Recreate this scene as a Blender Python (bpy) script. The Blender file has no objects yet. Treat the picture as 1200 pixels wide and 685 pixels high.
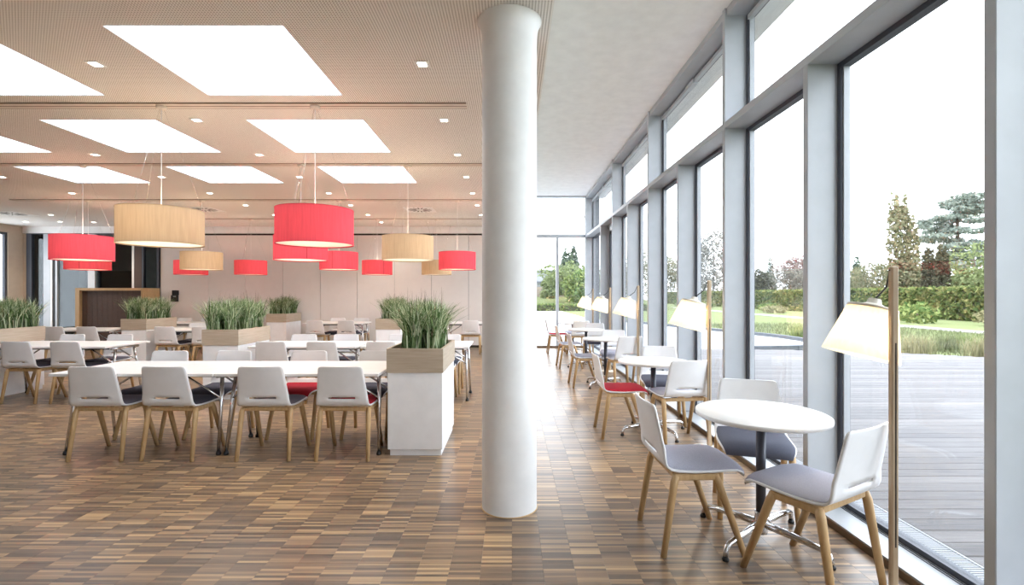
import bpy, math, random
import numpy as np
from mathutils import Vector, Matrix

PI = math.pi
sc = bpy.context.scene
col = sc.collection

# ------------------------------------------------------------------ camera
FPX, CAMH, HOR = 575.0, 1.40, 345.0          # focal length in pixels, eye height, horizon row
cam_d = bpy.data.cameras.new('camera')
cam_d.sensor_width = 36.0
cam_d.lens = FPX / 1200.0 * 36.0
cam_d.shift_y = (HOR - 342.5) / 1200.0
cam_d.clip_start = 0.05
cam_d.clip_end = 400
cam = bpy.data.objects.new('camera', cam_d)
cam.location = (0, 0, CAMH)
cam.rotation_euler = (PI / 2, 0, 0)
col.objects.link(cam)
sc.camera = cam

# ------------------------------------------------------------------ sky: bright even overcast
world = bpy.data.worlds.new('overcast_sky')
sc.world = world
world.use_nodes = True
wn = world.node_tree
wn.nodes.clear()
w_out = wn.nodes.new('ShaderNodeOutputWorld')
w_bg = wn.nodes.new('ShaderNodeBackground')
w_tc = wn.nodes.new('ShaderNodeTexCoord')
w_ns = wn.nodes.new('ShaderNodeTexNoise')
w_ns.inputs['Scale'].default_value = 2.2
w_ns.inputs['Detail'].default_value = 4
w_rp = wn.nodes.new('ShaderNodeValToRGB')
w_rp.color_ramp.elements[0].position = 0.3
w_rp.color_ramp.elements[0].color = (0.80, 0.89, 0.99, 1)
w_rp.color_ramp.elements[1].position = 0.7
w_rp.color_ramp.elements[1].color = (0.90, 0.97, 1.04, 1)
wn.links.new(w_tc.outputs['Generated'], w_ns.inputs['Vector'])
wn.links.new(w_ns.outputs['Fac'], w_rp.inputs['Fac'])
wn.links.new(w_rp.outputs['Color'], w_bg.inputs['Color'])
wn.links.new(w_bg.outputs['Background'], w_out.inputs['Surface'])
w_bg.inputs['Strength'].default_value = 2.3

DOWNLIGHT_W = 25.0
PENDANT_W = 8.0
FLOORLAMP_W = 1.3

vs = sc.view_settings
vs.view_transform = 'Standard'
vs.look = 'None'
vs.exposure = 1.55
vs.gamma = 1.0
vs.use_curve_mapping = False
sc.display_settings.display_device = 'sRGB'
sc.cycles.use_denoising = True
sc.cycles.max_bounces = 10
sc.cycles.diffuse_bounces = 5
sc.cycles.glossy_bounces = 4
sc.cycles.transmission_bounces = 6
sc.cycles.transparent_max_bounces = 32
sc.cycles.sample_clamp_indirect = 6.0
sc.cycles.caustics_reflective = False
sc.cycles.caustics_refractive = False


def px2x(px, y):
    return (px - 600.0) * y / FPX


# ------------------------------------------------------------------ materials
MATS = {}


def srgb(r, g, b):
    def f(c):
        c /= 255.0
        return c / 12.92 if c <= 0.04045 else ((c + 0.055) / 1.055) ** 2.4
    return (f(r), f(g), f(b), 1.0)


class NT:
    """small wrapper that keeps node trees short to write"""
    def __init__(self, name):
        self.m = bpy.data.materials.new(name)
        self.m.use_nodes = True
        self.t = self.m.node_tree
        self.t.nodes.clear()
        self.out = self.t.nodes.new('ShaderNodeOutputMaterial')
        MATS[name] = self.m

    def n(self, typ, **kw):
        nd = self.t.nodes.new('ShaderNode' + typ)
        for k, v in kw.items():
            if k.startswith('_'):
                setattr(nd, k[1:], v)
            else:
                nd.inputs[k.replace('__', ' ')].default_value = v
        return nd

    def l(self, a, b):
        self.t.links.new(a, b)

    def math(self, op, a, b=None, c=None):
        nd = self.t.nodes.new('ShaderNodeMath')
        nd.operation = op
        for i, v in enumerate((a, b, c)):
            if v is None:
                continue
            if isinstance(v, (int, float)):
                nd.inputs[i].default_value = v
            else:
                self.l(v, nd.inputs[i])
        return nd.outputs[0]

    def ramp(self, fac, stops):
        nd = self.t.nodes.new('ShaderNodeValToRGB')
        e = nd.color_ramp.elements
        while len(e) < len(stops):
            e.new(0.5)
        for i, (p, c) in enumerate(stops):
            e[i].position = p
            e[i].color = c
        self.l(fac, nd.inputs['Fac'])
        return nd.outputs['Color']

    def mix(self, fac, a, b, blend='MIX'):
        nd = self.t.nodes.new('ShaderNodeMix')
        nd.data_type = 'RGBA'
        nd.blend_type = blend
        for sock, v in ((nd.inputs[0], fac), (nd.inputs[6], a), (nd.inputs[7], b)):
            if isinstance(v, (int, float, tuple)):
                sock.default_value = v
            else:
                self.l(v, sock)
        return nd.outputs[2]

    def pos(self):
        return self.t.nodes.new('ShaderNodeNewGeometry').outputs['Position']

    def noise(self, vec, scale, detail=3, rough=0.55, stretch=None):
        if stretch:
            mp = self.n('Mapping')
            mp.inputs['Scale'].default_value = stretch
            self.l(vec, mp.inputs['Vector'])
            vec = mp.outputs['Vector']
        nd = self.n('TexNoise', Scale=scale, Detail=detail, Roughness=rough)
        self.l(vec, nd.inputs['Vector'])
        return nd.outputs['Fac']

    def bsdf(self, color, rough=0.5, metal=0.0, spec=0.5, bump=None, bump_s=0.2, bump_d=0.01):
        b = self.n('BsdfPrincipled', Roughness=0.5, Metallic=metal)
        b.inputs['Specular IOR Level'].default_value = spec
        if isinstance(color, tuple):
            b.inputs['Base Color'].default_value = color
        else:
            self.l(color, b.inputs['Base Color'])
        if isinstance(rough, (int, float)):
            b.inputs['Roughness'].default_value = rough
        else:
            self.l(rough, b.inputs['Roughness'])
        if bump is not None:
            bn = self.n('Bump', Strength=bump_s, Distance=bump_d)
            self.l(bump, bn.inputs['Height'])
            self.l(bn.outputs['Normal'], b.inputs['Normal'])
        self.l(b.outputs['BSDF'], self.out.inputs['Surface'])
        return b


def objcoord(t):
    return t.n('TexCoord').outputs['Object']


def mat_plain(name, c, rough=0.5, metal=0.0, spec=0.5, var=0.04, scale=6.0):
    t = NT(name)
    f = t.noise(t.pos(), scale, 3)
    lo = tuple(max(0, v * (1 - var)) for v in c[:3]) + (1,)
    hi = tuple(min(1, v * (1 + var)) for v in c[:3]) + (1,)
    t.bsdf(t.ramp(f, [(0.3, lo), (0.7, hi)]), rough, metal, spec)


mat_plain('white_paint', srgb(236, 236, 236), 0.6)
mat_plain('white_laminate', srgb(226, 225, 224), 0.35)
mat_plain('shell_white', srgb(232, 232, 234), 0.42)
mat_plain('planter_white', srgb(238, 239, 242), 0.45)
mat_plain('frame_grey', srgb(176, 180, 186), 0.42, 0.0, 0.5)
mat_plain('gasket_dark', srgb(70, 74, 84), 0.5)
mat_plain('sill_white', srgb(168, 172, 176), 0.4)
mat_plain('kick_bronze', srgb(120, 100, 80), 0.4, 0.3)
mat_plain('chrome', (0.72, 0.72, 0.73, 1), 0.12, 1.0)
mat_plain('dark_metal', srgb(74, 76, 84), 0.4, 0.4)
mat_plain('black_plastic', srgb(28, 28, 30), 0.5)
mat_plain('dark_line', srgb(48, 40, 36), 0.8)
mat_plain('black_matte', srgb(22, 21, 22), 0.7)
mat_plain('room_grey', srgb(120, 118, 118), 0.8)
mat_plain('soil', srgb(60, 45, 34), 0.95, var=0.3, scale=40)
mat_plain('ceiling_white', srgb(244, 244, 243), 0.8, spec=0.2)
mat_plain('wall_rose', srgb(229, 224, 220), 0.6, spec=0.3, var=0.015)
mat_plain('wall_beige', srgb(205, 188, 170), 0.7, spec=0.3)
mat_plain('track_beige', srgb(226, 216, 206), 0.6)
mat_plain('grating_steel', srgb(140, 142, 146), 0.6)
mat_plain('seam_red', srgb(150, 34, 48), 0.9)
mat_plain('track_gap', srgb(150, 136, 124), 0.8)
mat_plain('brown_panel', srgb(84, 66, 58), 0.7, var=0.1, scale=30)
mat_plain('base_cream', srgb(222, 214, 200), 0.5)
mat_plain('concrete', srgb(84, 90, 87), 0.85, var=0.25, scale=5)
mat_plain('paving_pale', srgb(176, 178, 182), 0.8, var=0.06, scale=1.5)
mat_plain('kerb_grey', srgb(84, 88, 94), 0.8)
mat_plain('path_pale', srgb(140, 137, 131), 0.9)
mat_plain('stone_wall', srgb(140, 126, 112), 0.9, var=0.3, scale=1.2)
mat_plain('house_white', srgb(150, 152, 154), 0.8)
mat_plain('bark', srgb(84, 72, 60), 0.9, var=0.2, scale=12)


def mat_wood(name, a, b, scale=3.0, stretch=(1, 14, 14), rough=0.5):
    t = NT(name)
    oc = objcoord(t)
    f = t.noise(oc, scale, 5, 0.6, stretch)
    g = t.noise(oc, 1.5, 2)
    c = t.ramp(f, [(0.25, a), (0.75, b)])
    c = t.mix(0.25, c, t.ramp(g, [(0.3, a), (0.7, b)]))
    t.bsdf(c, rough, bump=f, bump_s=0.05, bump_d=0.002)


mat_wood('oak', srgb(176, 142, 98), srgb(206, 174, 130), 5.0, (10, 10, 1.5), 0.45)
mat_wood('oak_pale', srgb(166, 150, 130), srgb(194, 180, 162), 4.0, (1, 1, 14), 0.55)
mat_wood('pole_wood', srgb(166, 142, 114), srgb(198, 177, 150), 5.0, (10, 10, 1.2), 0.5)


def mat_parquet():
    t = NT('parquet')
    sep = t.n('SeparateXYZ')
    t.l(t.pos(), sep.inputs[0])
    ix = t.math('FLOOR', t.math('MULTIPLY', sep.outputs['X'], 1 / 0.16))
    wn0 = t.n('TexWhiteNoise', _noise_dimensions='1D')
    t.l(ix, wn0.inputs['W'])
    yy = t.math('MULTIPLY_ADD', wn0.outputs['Value'], 0.08, sep.outputs['Y'])
    iy = t.math('FLOOR', t.math('MULTIPLY', yy, 1 / 0.02))
    cv = t.n('CombineXYZ')
    t.l(ix, cv.inputs[0])
    t.l(iy, cv.inputs[1])
    w1 = t.n('TexWhiteNoise', _noise_dimensions='2D')
    t.l(cv.outputs[0], w1.inputs['Vector'])
    # tone shared by the lamellae of one panel
    ib = t.math('FLOOR', t.math('MULTIPLY', sep.outputs['Y'], 1 / 0.16))
    cb = t.n('CombineXYZ')
    t.l(ix, cb.inputs[0])
    t.l(ib, cb.inputs[1])
    w2 = t.n('TexWhiteNoise', _noise_dimensions='2D')
    t.l(cb.outputs[0], w2.inputs['Vector'])
    big = t.noise(t.pos(), 0.7, 2)
    k = t.math('ADD', t.math('MULTIPLY', w1.outputs['Value'], 0.74), t.math('MULTIPLY', w2.outputs['Value'], 0.22))
    k = t.math('ADD', k, t.math('MULTIPLY', t.math('SUBTRACT', big, 0.5), 0.25))
    c = t.ramp(k, [(0.10, srgb(72, 62, 56)), (0.30, srgb(100, 84, 71)), (0.50, srgb(130, 106, 84)),
                   (0.72, srgb(158, 130, 100)), (0.90, srgb(202, 169, 126))])
    gr = t.noise(t.pos(), 9.0, 5, 0.6, (1, 30, 1))
    c = t.mix(0.25, c, t.ramp(gr, [(0.3, srgb(80, 66, 56)), (0.7, srgb(168, 140, 110))]))
    # fine dark joint between lamellae
    fy = t.math('FRACT', t.math('MULTIPLY', yy, 1 / 0.02))
    j = t.math('LESS_THAN', fy, 0.07)
    c = t.mix(t.math('MULTIPLY', j, 0.5), c, srgb(70, 52, 40))
    t.bsdf(c, 0.3, spec=0.55, bump=w1.outputs['Value'], bump_s=0.03, bump_d=0.001)


mat_parquet()


def mat_perforated():
    t = NT('perforated_board')
    sep = t.n('SeparateXYZ')
    t.l(t.pos(), sep.inputs[0])
    P = 0.0195
    fx = t.math('SUBTRACT', t.math('FRACT', t.math('MULTIPLY', sep.outputs['X'], 1 / P)), 0.5)
    fy = t.math('SUBTRACT', t.math('FRACT', t.math('MULTIPLY', sep.outputs['Y'], 1 / P)), 0.5)
    r2 = t.math('ADD', t.math('MULTIPLY', fx, fx), t.math('MULTIPLY', fy, fy))
    hole = t.math('LESS_THAN', r2, 0.25 ** 2)
    c = t.mix(hole, srgb(243, 240, 235), srgb(140, 128, 119))
    t.bsdf(c, 0.8, spec=0.2)


mat_perforated()


def mat_fabric(name, c, var=0.12):
    t = NT(name)
    oc = objcoord(t)
    f = t.noise(oc, 220.0, 2)
    lo = tuple(v * (1 - var) for v in c[:3]) + (1,)
    hi = tuple(min(1, v * (1 + var)) for v in c[:3]) + (1,)
    t.bsdf(t.ramp(f, [(0.3, lo), (0.7, hi)]), 0.9, spec=0.15, bump=f, bump_s=0.25, bump_d=0.001)


mat_fabric('pad_charcoal', srgb(82, 81, 92))
mat_fabric('pad_slate', srgb(92, 94, 106))
mat_fabric('pad_grey', srgb(122, 118, 130))
mat_fabric('pad_lilac', srgb(160, 160, 173))
mat_fabric('pad_red', srgb(176, 44, 58))


def mat_shade(name, diff, trans, mixf, weave=True):
    t = NT(name)
    d = t.n('BsdfDiffuse')
    tr = t.n('BsdfTranslucent')
    if weave:
        f = t.noise(objcoord(t), 60.0, 3, 0.6, (1, 1, 0.06))
        for bs, c in ((d, diff), (tr, trans)):
            lo = tuple(v * 0.86 for v in c[:3]) + (1,)
            t.l(t.ramp(f, [(0.3, lo), (0.7, c)]), bs.inputs['Color'])
    else:
        d.inputs['Color'].default_value = diff
        tr.inputs['Color'].default_value = trans
    m = t.n('MixShader', Fac=mixf)
    t.l(d.outputs[0], m.inputs[1])
    t.l(tr.outputs[0], m.inputs[2])
    t.l(m.outputs[0], t.out.inputs['Surface'])


mat_shade('shade_red', srgb(218, 84, 102), srgb(238, 100, 106), 0.16)
mat_shade('shade_tan', srgb(186, 166, 140), srgb(222, 188, 146), 0.13)
mat_shade('shade_cream', srgb(244, 236, 218), srgb(255, 236, 200), 0.55)
mat_shade('diffuser_white', srgb(250, 246, 236), srgb(255, 244, 224), 0.3, False)
mat_plain('shade_inner_white', srgb(245, 240, 230), 0.8)


def mat_emit(name, c, s):
    t = NT(name)
    e = t.n('Emission', Strength=s)
    e.inputs['Color'].default_value = c
    t.l(e.outputs[0], t.out.inputs['Surface'])


mat_emit('downlight_glow', (1.0, 0.9, 0.75, 1), 9.0)


def mat_glass(name, tint, r0=0.045):
    t = NT(name)
    g = t.t.nodes.new('ShaderNodeNewGeometry')
    vm = t.n('VectorMath', _operation='DOT_PRODUCT')
    t.l(g.outputs['Normal'], vm.inputs[0])
    t.l(g.outputs['Incoming'], vm.inputs[1])
    c = t.math('ABSOLUTE', vm.outputs['Value'])
    f = t.math('MULTIPLY_ADD', t.math('POWER', t.math('SUBTRACT', 1.0, c), 5.0), 1.0 - r0, r0)
    tr = t.n('BsdfTransparent')
    tr.inputs['Color'].default_value = tint
    gl = t.n('BsdfGlossy', Roughness=0.0)
    m = t.n('MixShader')
    t.l(f, m.inputs[0])
    t.l(tr.outputs[0], m.inputs[1])
    t.l(gl.outputs[0], m.inputs[2])
    t.l(m.outputs[0], t.out.inputs['Surface'])


mat_glass('window_glass', (0.98, 0.98, 0.98, 1))
mat_glass('partition_glass', (0.75, 0.8, 0.82, 1))
t = NT('skylight_glass')            # frosted acrylic: tinted, no mirror image
_a, _b, _m = t.n('BsdfTransparent'), t.n('BsdfTranslucent'), t.n('MixShader', Fac=0.12)
_a.inputs['Color'].default_value = (0.72, 0.73, 0.74, 1)
_b.inputs['Color'].default_value = (0.9, 0.9, 0.9, 1)
t.l(_a.outputs[0], _m.inputs[1])
t.l(_b.outputs[0], _m.inputs[2])
t.l(_m.outputs[0], t.out.inputs['Surface'])


def mat_deck():
    t = NT('deck_board')
    f = t.noise(t.pos(), 2.5, 5, 0.6, (1, 22, 1))
    sep = t.n('SeparateXYZ')
    t.l(t.pos(), sep.inputs[0])
    wv = t.n('TexWhiteNoise', _noise_dimensions='1D')
    t.l(t.math('FLOOR', t.math('MULTIPLY', sep.outputs['Y'], 1 / 0.145)), wv.inputs['W'])
    c = t.ramp(f, [(0.25, srgb(88, 86, 88)), (0.75, srgb(134, 131, 130))])
    c = t.mix(0.4, c, t.ramp(wv.outputs['Value'], [(0.0, srgb(78, 77, 80)), (1.0, srgb(134, 130, 129))]))
    gr = t.math('FRACT', t.math('MULTIPLY', sep.outputs['Y'], 1 / 0.0121))
    gm = t.math('LESS_THAN', gr, 0.3)
    c = t.mix(t.math('MULTIPLY', gm, 0.45), c, srgb(58, 58, 64))
    t.bsdf(c, 0.75, spec=0.2)


mat_deck()


def mat_leaf(name, a, b, c3=None, scale=1.6, own=0.45):
    t = NT(name)
    f = t.noise(t.pos(), scale, 4, 0.7)
    isl = t.t.nodes.new('ShaderNodeNewGeometry').outputs['Random Per Island']   # each leaf its own tone
    f = t.math('ADD', t.math('MULTIPLY', f, 1 - own), t.math('MULTIPLY', isl, own))
    st = [(0.3, a), (0.7, b)] if c3 is None else [(0.28, a), (0.5, b), (0.72, c3)]
    c = t.ramp(f, st)
    d = t.n('BsdfDiffuse')
    tr = t.n('BsdfTranslucent')
    t.l(c, d.inputs['Color'])
    t.l(c, tr.inputs['Color'])
    m = t.n('MixShader', Fac=0.25)
    t.l(d.outputs[0], m.inputs[1])
    t.l(tr.outputs[0], m.inputs[2])
    t.l(m.outputs[0], t.out.inputs['Surface'])


mat_leaf('lawn', srgb(104, 112, 76), srgb(124, 131, 94), None, 0.8)
mat_leaf('lawn_blade', srgb(94, 102, 72), srgb(126, 130, 100), None, 2)
mat_leaf('planter_grass', srgb(78, 104, 64), srgb(132, 154, 110), srgb(198, 208, 176), 16, 0.7)
mat_leaf('grass_seed', srgb(92, 86, 74), srgb(130, 118, 96), None, 9)
mat_leaf('hedge', srgb(70, 86, 50), srgb(112, 124, 76), srgb(146, 140, 92), 1.4)
mat_leaf('shrub_green', srgb(70, 92, 54), srgb(118, 134, 82), srgb(146, 150, 96), 1.5)
mat_leaf('shrub_dry', srgb(120, 118, 88), srgb(164, 156, 122), None, 2.0)
mat_leaf('leaf_olive', srgb(98, 102, 78), srgb(132, 132, 104), srgb(148, 136, 110), 0.8)
mat_leaf('leaf_conifer', srgb(72, 84, 72), srgb(104, 115, 97), None, 0.9)
mat_leaf('leaf_cedar', srgb(112, 122, 114), srgb(150, 158, 148), None, 0.8)
mat_leaf('leaf_dark', srgb(68, 69, 56), srgb(94, 93, 76), None, 0.8)
mat_leaf('leaf_light', srgb(104, 116, 78), srgb(140, 148, 106), None, 0.8)
mat_leaf('leaf_grey', srgb(104, 104, 100), srgb(146, 142, 134), None, 0.8)
mat_leaf('leaf_red', srgb(150, 62, 56), srgb(190, 96, 84), None, 0.8)


# ------------------------------------------------------------------ mesh building
def basis(d):
    d = Vector(d).normalized()
    a = Vector((0, 0, 1)) if abs(d.z) < 0.95 else Vector((1, 0, 0))
    u = d.cross(a).normalized()
    return u, d.cross(u).normalized()


class MB:
    def __init__(self):
        self.v, self.f, self.s = [], [], []

    def box(self, x0, x1, y0, y1, z0, z1):
        b = len(self.v)
        self.v += [(x, y, z) for z in (z0, z1) for y in (y0, y1) for x in (x0, x1)]
        for q in ((0, 2, 3, 1), (4, 5, 7, 6), (0, 1, 5, 4), (2, 6, 7, 3), (0, 4, 6, 2), (1, 3, 7, 5)):
            self.f.append(tuple(b + i for i in q))
            self.s.append(False)
        return self

    def bbox(self, x0, x1, y0, y1, z0, z1, r):
        """box with chamfered vertical and horizontal edges"""
        lv = [(z0, r), (z0 + r, 0), (z1 - r, 0), (z1, r)]
        b = len(self.v)
        for z, i in lv:
            X0, X1, Y0, Y1 = x0 + i, x1 - i, y0 + i, y1 - i
            c = r
            self.v += [(X0 + c, Y0, z), (X1 - c, Y0, z), (X1, Y0 + c, z), (X1, Y1 - c, z),
                       (X1 - c, Y1, z), (X0 + c, Y1, z), (X0, Y1 - c, z), (X0, Y0 + c, z)]
        for k in range(3):
            for i in range(8):
                j = (i + 1) % 8
                self.f.append((b + k * 8 + i, b + k * 8 + j, b + (k + 1) * 8 + j, b + (k + 1) * 8 + i))
                self.s.append(False)
        self.f.append(tuple(b + i for i in reversed(range(8))))
        self.s.append(False)
        self.f.append(tuple(b + 24 + i for i in range(8)))
        self.s.append(False)
        return self

    def quad(self, *p):
        b = len(self.v)
        self.v += [tuple(q) for q in p]
        self.f.append(tuple(range(b, b + len(p))))
        self.s.append(False)
        return self

    def tube(self, pts, rad, n=10, cap=True, flat=1.0):
        pts = [Vector(p) for p in pts]
        if not isinstance(rad, (list, tuple)):
            rad = [rad] * len(pts)
        b = len(self.v)
        u0 = None
        for i, p in enumerate(pts):
            d = (pts[min(i + 1, len(pts) - 1)] - pts[max(i - 1, 0)]).normalized()
            if u0 is None:
                u, w = basis(d)
            else:
                u = (u0 - d * u0.dot(d)).normalized()
                w = d.cross(u).normalized()
            u0 = u
            for k in range(n):
                a = 2 * PI * k / n
                self.v.append(tuple(p + u * (math.cos(a) * rad[i]) + w * (math.sin(a) * rad[i] * flat)))
        for i in range(len(pts) - 1):
            for k in range(n):
                j = (k + 1) % n
                self.f.append((b + i * n + k, b + i * n + j, b + (i + 1) * n + j, b + (i + 1) * n + k))
                self.s.append(True)
        if cap:
            self.f.append(tuple(b + k for k in reversed(range(n))))
            self.f.append(tuple(b + (len(pts) - 1) * n + k for k in range(n)))
            self.s += [False, False]
        return self

    def lathe(self, prof, n=32, c=(0, 0, 0), M=None, smooth=True, close=False):
        b = len(self.v)
        for r, z in prof:
            for k in range(n):
                a = 2 * PI * k / n
                p = Vector((r * math.cos(a), r * math.sin(a), z))
                if M is not None:
                    p = M @ p
                self.v.append((p.x + c[0], p.y + c[1], p.z + c[2]))
        m = len(prof)
        rng = range(m if close else m - 1)
        for i in rng:
            i2 = (i + 1) % m
            for k in range(n):
                j = (k + 1) % n
                self.f.append((b + i * n + k, b + i * n + j, b + i2 * n + j, b + i2 * n + k))
                self.s.append(smooth)
        return self

    def mesh(self, name, mat):
        me = bpy.data.meshes.new(name)
        me.from_pydata(self.v, [], self.f)
        me.polygons.foreach_set('use_smooth', self.s)
        me.materials.append(MATS[mat])
        me.update()
        return me

    def build(self, name, mat, parent=None, loc=None):
        o = bpy.data.objects.new(name, self.mesh(name, mat))
        col.objects.link(o)
        if parent is not None:
            o.parent = parent
        if loc is not None:
            o.location = loc
        return o


def place(name, me, parent=None, loc=None, rot=None):
    o = bpy.data.objects.new(name, me)
    col.objects.link(o)
    if parent is not None:
        o.parent = parent
    if loc is not None:
        o.location = loc
    if rot is not None:
        o.rotation_euler = rot
    return o


def tag(o, label=None, cat=None, group=None, kind=None):
    for k, v in (('label', label), ('category', cat), ('group', group), ('kind', kind)):
        if v is not None:
            o[k] = v
    return o


def empty(name, loc=(0, 0, 0), rz=0.0):
    o = bpy.data.objects.new(name, None)
    o.empty_display_size = 0.1
    o.location = loc
    o.rotation_euler = (0, 0, rz)
    col.objects.link(o)
    return o


def copy_tree(o, parent=None):
    c = o.copy()
    col.objects.link(c)
    c.parent = parent
    for ch in list(o.children):
        copy_tree(ch, c)
    return c


def struct(name, mb, mat):
    return tag(mb.build(name, mat), kind='structure')


def lamp(name, kind, parent, loc, energy, color, radius=0.05, spot=None, blend=0.5):
    d = bpy.data.lights.new(name, kind)
    d.energy = energy
    d.color = color
    d.shadow_soft_size = radius
    if spot:
        d.spot_size = spot
        d.spot_blend = blend
    o = bpy.data.objects.new(name, d)
    col.objects.link(o)
    o.parent = parent
    o.location = loc
    return o


# ================================================================== SETTING
ZC, ZH = 3.20, 4.00            # lowered ceiling, hall ceiling beside the glass
YB = 13.0                      # back wall and end glazing
XL = -12.95                    # left wall
XS = 0.26                      # edge of the lowered ceiling
XI, XG = 1.93, 2.155           # inner edge of the posts, glass line
YF = -3.0                      # wall behind the camera

# ---- floor: sub-floor slab with industrial parquet panels of 16 cm
floor = struct('floor', MB().box(XL - 0.1, 1.925, YF, YB, -0.12, -0.012), 'soil')
S, G = 0.16, 0.0003


def panel_box(mb, x, y):
    x0, x1, y0, y1 = x + G, x + S - G, y + G, y + S - G
    c = 0.0004
    b = len(mb.v)
    mb.v += [(x0, y0, -0.012), (x1, y0, -0.012), (x1, y1, -0.012), (x0, y1, -0.012),
             (x0, y0, -c), (x1, y0, -c), (x1, y1, -c), (x0, y1, -c),
             (x0 + c, y0 + c, 0), (x1 - c, y0 + c, 0), (x1 - c, y1 - c, 0), (x0 + c, y1 - c, 0)]
    for k in (0, 4):
        for i in range(4):
            j = (i + 1) % 4
            mb.f.append((b + k + i, b + k + j, b + k + 4 + j, b + k + 4 + i))
            mb.s.append(False)
    mb.f.append((b + 8, b + 9, b + 10, b + 11))
    mb.s.append(False)


cells = []
for iy in range(int(YF / S), int(YB / S)):
    for ix in range(int(XL / S), 12):
        cells.append((ix, iy))
near = []
for ix, iy in cells:
    y = iy * S + S / 2
    x = ix * S + S / 2
    if y > 2.34 and abs(x) / y < 600 / FPX:
        near.append((y * y + x * x * 0.2, ix, iy))
near = set((a, b) for _, a, b in sorted(near)[:300])
one = MB()
panel_box(one, 0, 0)
pm = one.mesh('parquet_panel', 'parquet')
for ix, iy in sorted(near):
    place('parquet_panel', pm, floor, (ix * S, iy * S, 0))
rest = MB()
for ix, iy in cells:
    if (ix, iy) not in near:
        panel_box(rest, ix * S, iy * S)
tag(rest.build('parquet_field', 'parquet', floor), kind='stuff')

# ---- lowered perforated ceiling with skylight openings
SKX = [(-7.02, -5.82), (-4.88, -3.68), (-2.745, -1.535)]
SKY = [(3.287, 4.44), (5.06, 6.22), (6.83, 7.93)]
COLX, COLY, COLR = -0.017, 3.25, 0.181
xs = sorted(set([XL, XS] + [v for p in SKX for v in p]))
ys = sorted(set([YF, YB] + [v for p in SKY for v in p]))
cm = MB()
for i in range(len(xs) - 1):
    for j in range(len(ys) - 1):
        if (xs[i], xs[i + 1]) in SKX and (ys[j], ys[j + 1]) in SKY:
            continue
        cm.box(xs[i], xs[i + 1], ys[j], ys[j + 1], ZC, ZC + 0.012)
struct('ceiling', cm, 'perforated_board')
# opaque roof deck over the lowered ceiling, open over the skylights
n_win = 1


def new_window(label=None):
    global n_win
    w = empty('window_%d' % n_win)
    n_win += 1
    w['kind'] = 'structure'
    return w


for a, (x0, x1) in enumerate(SKX):
    for b, (y0, y1) in enumerate(SKY):
        if a == 0 and b == 0:
            continue
        w = new_window()
        m = MB()
        g_, t_ = 0.3, 0.32
        for bx_ in ((x0 - t_, x0 - g_, y0 - t_, y1 + t_), (x1 + g_, x1 + t_, y0 - t_, y1 + t_), (x0 - g_, x1 + g_, y0 - t_, y0 - g_), (x0 - g_, x1 + g_, y1 + g_, y1 + t_)):
            m.box(bx_[0], bx_[1], bx_[2], bx_[3], ZC + 0.0125, ZC + 0.04)
        m.build('skylight_frame', 'ceiling_white', w)
        MB().box(x0 + 0.001, x1 - 0.001, y0 + 0.001, y1 - 0.001, ZC + 0.002, ZC + 0.010).build('pane', 'skylight_glass', w)
# skylight out of view (front left) still lights the room
w = new_window()
x0, x1 = SKX[0]
y0, y1 = SKY[0]
MB().box(x0 + 0.001, x1 - 0.001, y0 + 0.001, y1 - 0.001, ZC + 0.002, ZC + 0.010).build('pane', 'skylight_glass', w)

# ceiling of the glass hall + vertical step down to the lowered ceiling
hc = MB()
hc.box(XS, XG + 0.35, YF, YB + 0.3, ZH, ZH + 0.1)
hc.box(XS - 0.06, XS, YF, YB + 0.3, ZC + 0.0125, ZH + 0.1)
tag(hc.build('ceiling', 'ceiling_white'), kind='structure')

# ceiling joints: lighting channels with a shadow gap on each side
for i, (ty, x1) in enumerate(((4.66, -0.43), (6.79, 0.05), (9.33, 0.05), (11.65, 0.05))):
    m = MB()
    m.box(-9.5 if i < 3 else -8.9, x1, ty - 0.055, ty + 0.055, ZC - 0.012, ZC - 0.002)
    o = struct('trim_%d' % (i + 1), m, 'track_beige')
    m = MB()
    m.box(-9.5 if i < 3 else -8.9, x1, ty - 0.062, ty - 0.055, ZC - 0.013, ZC - 0.001)
    m.box(-9.5 if i < 3 else -8.9, x1, ty + 0.055, ty + 0.062, ZC - 0.013, ZC - 0.001)
    m.box(-9.5 if i < 3 else -8.9, x1, ty - 0.008, ty + 0.008, ZC - 0.0135, ZC - 0.012)
    m.build('shadow_gap', 'track_gap', o)

# ---- round white column with flared collar
cl = MB()
cl.lathe([(COLR, 0.0), (COLR, 3.09), (COLR + 0.004, 3.13), (COLR + 0.013, 3.165), (COLR + 0.032, ZC - 0.002)], 64,
         (COLX, COLY, 0))
column = empty('round_column', (0, 0, 0))
cl.build('shaft', 'white_paint', column)
rg = MB()
rg.lathe([(COLR + 0.003, 0.0), (COLR + 0.006, 0.001), (COLR + 0.004, 0.005), (COLR, 0.006)], 64, (COLX, COLY, 0))
rg.build('base_ring', 'oak', column)
tag(column, 'tall round white column standing free in the middle of the room', 'column')

# ---- walls
wall_front = struct('wall_front', MB().box(XL - 0.2, XG + 0.2, YF - 0.2, YF, 0, ZH + 0.1), 'wall_rose')
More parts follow.
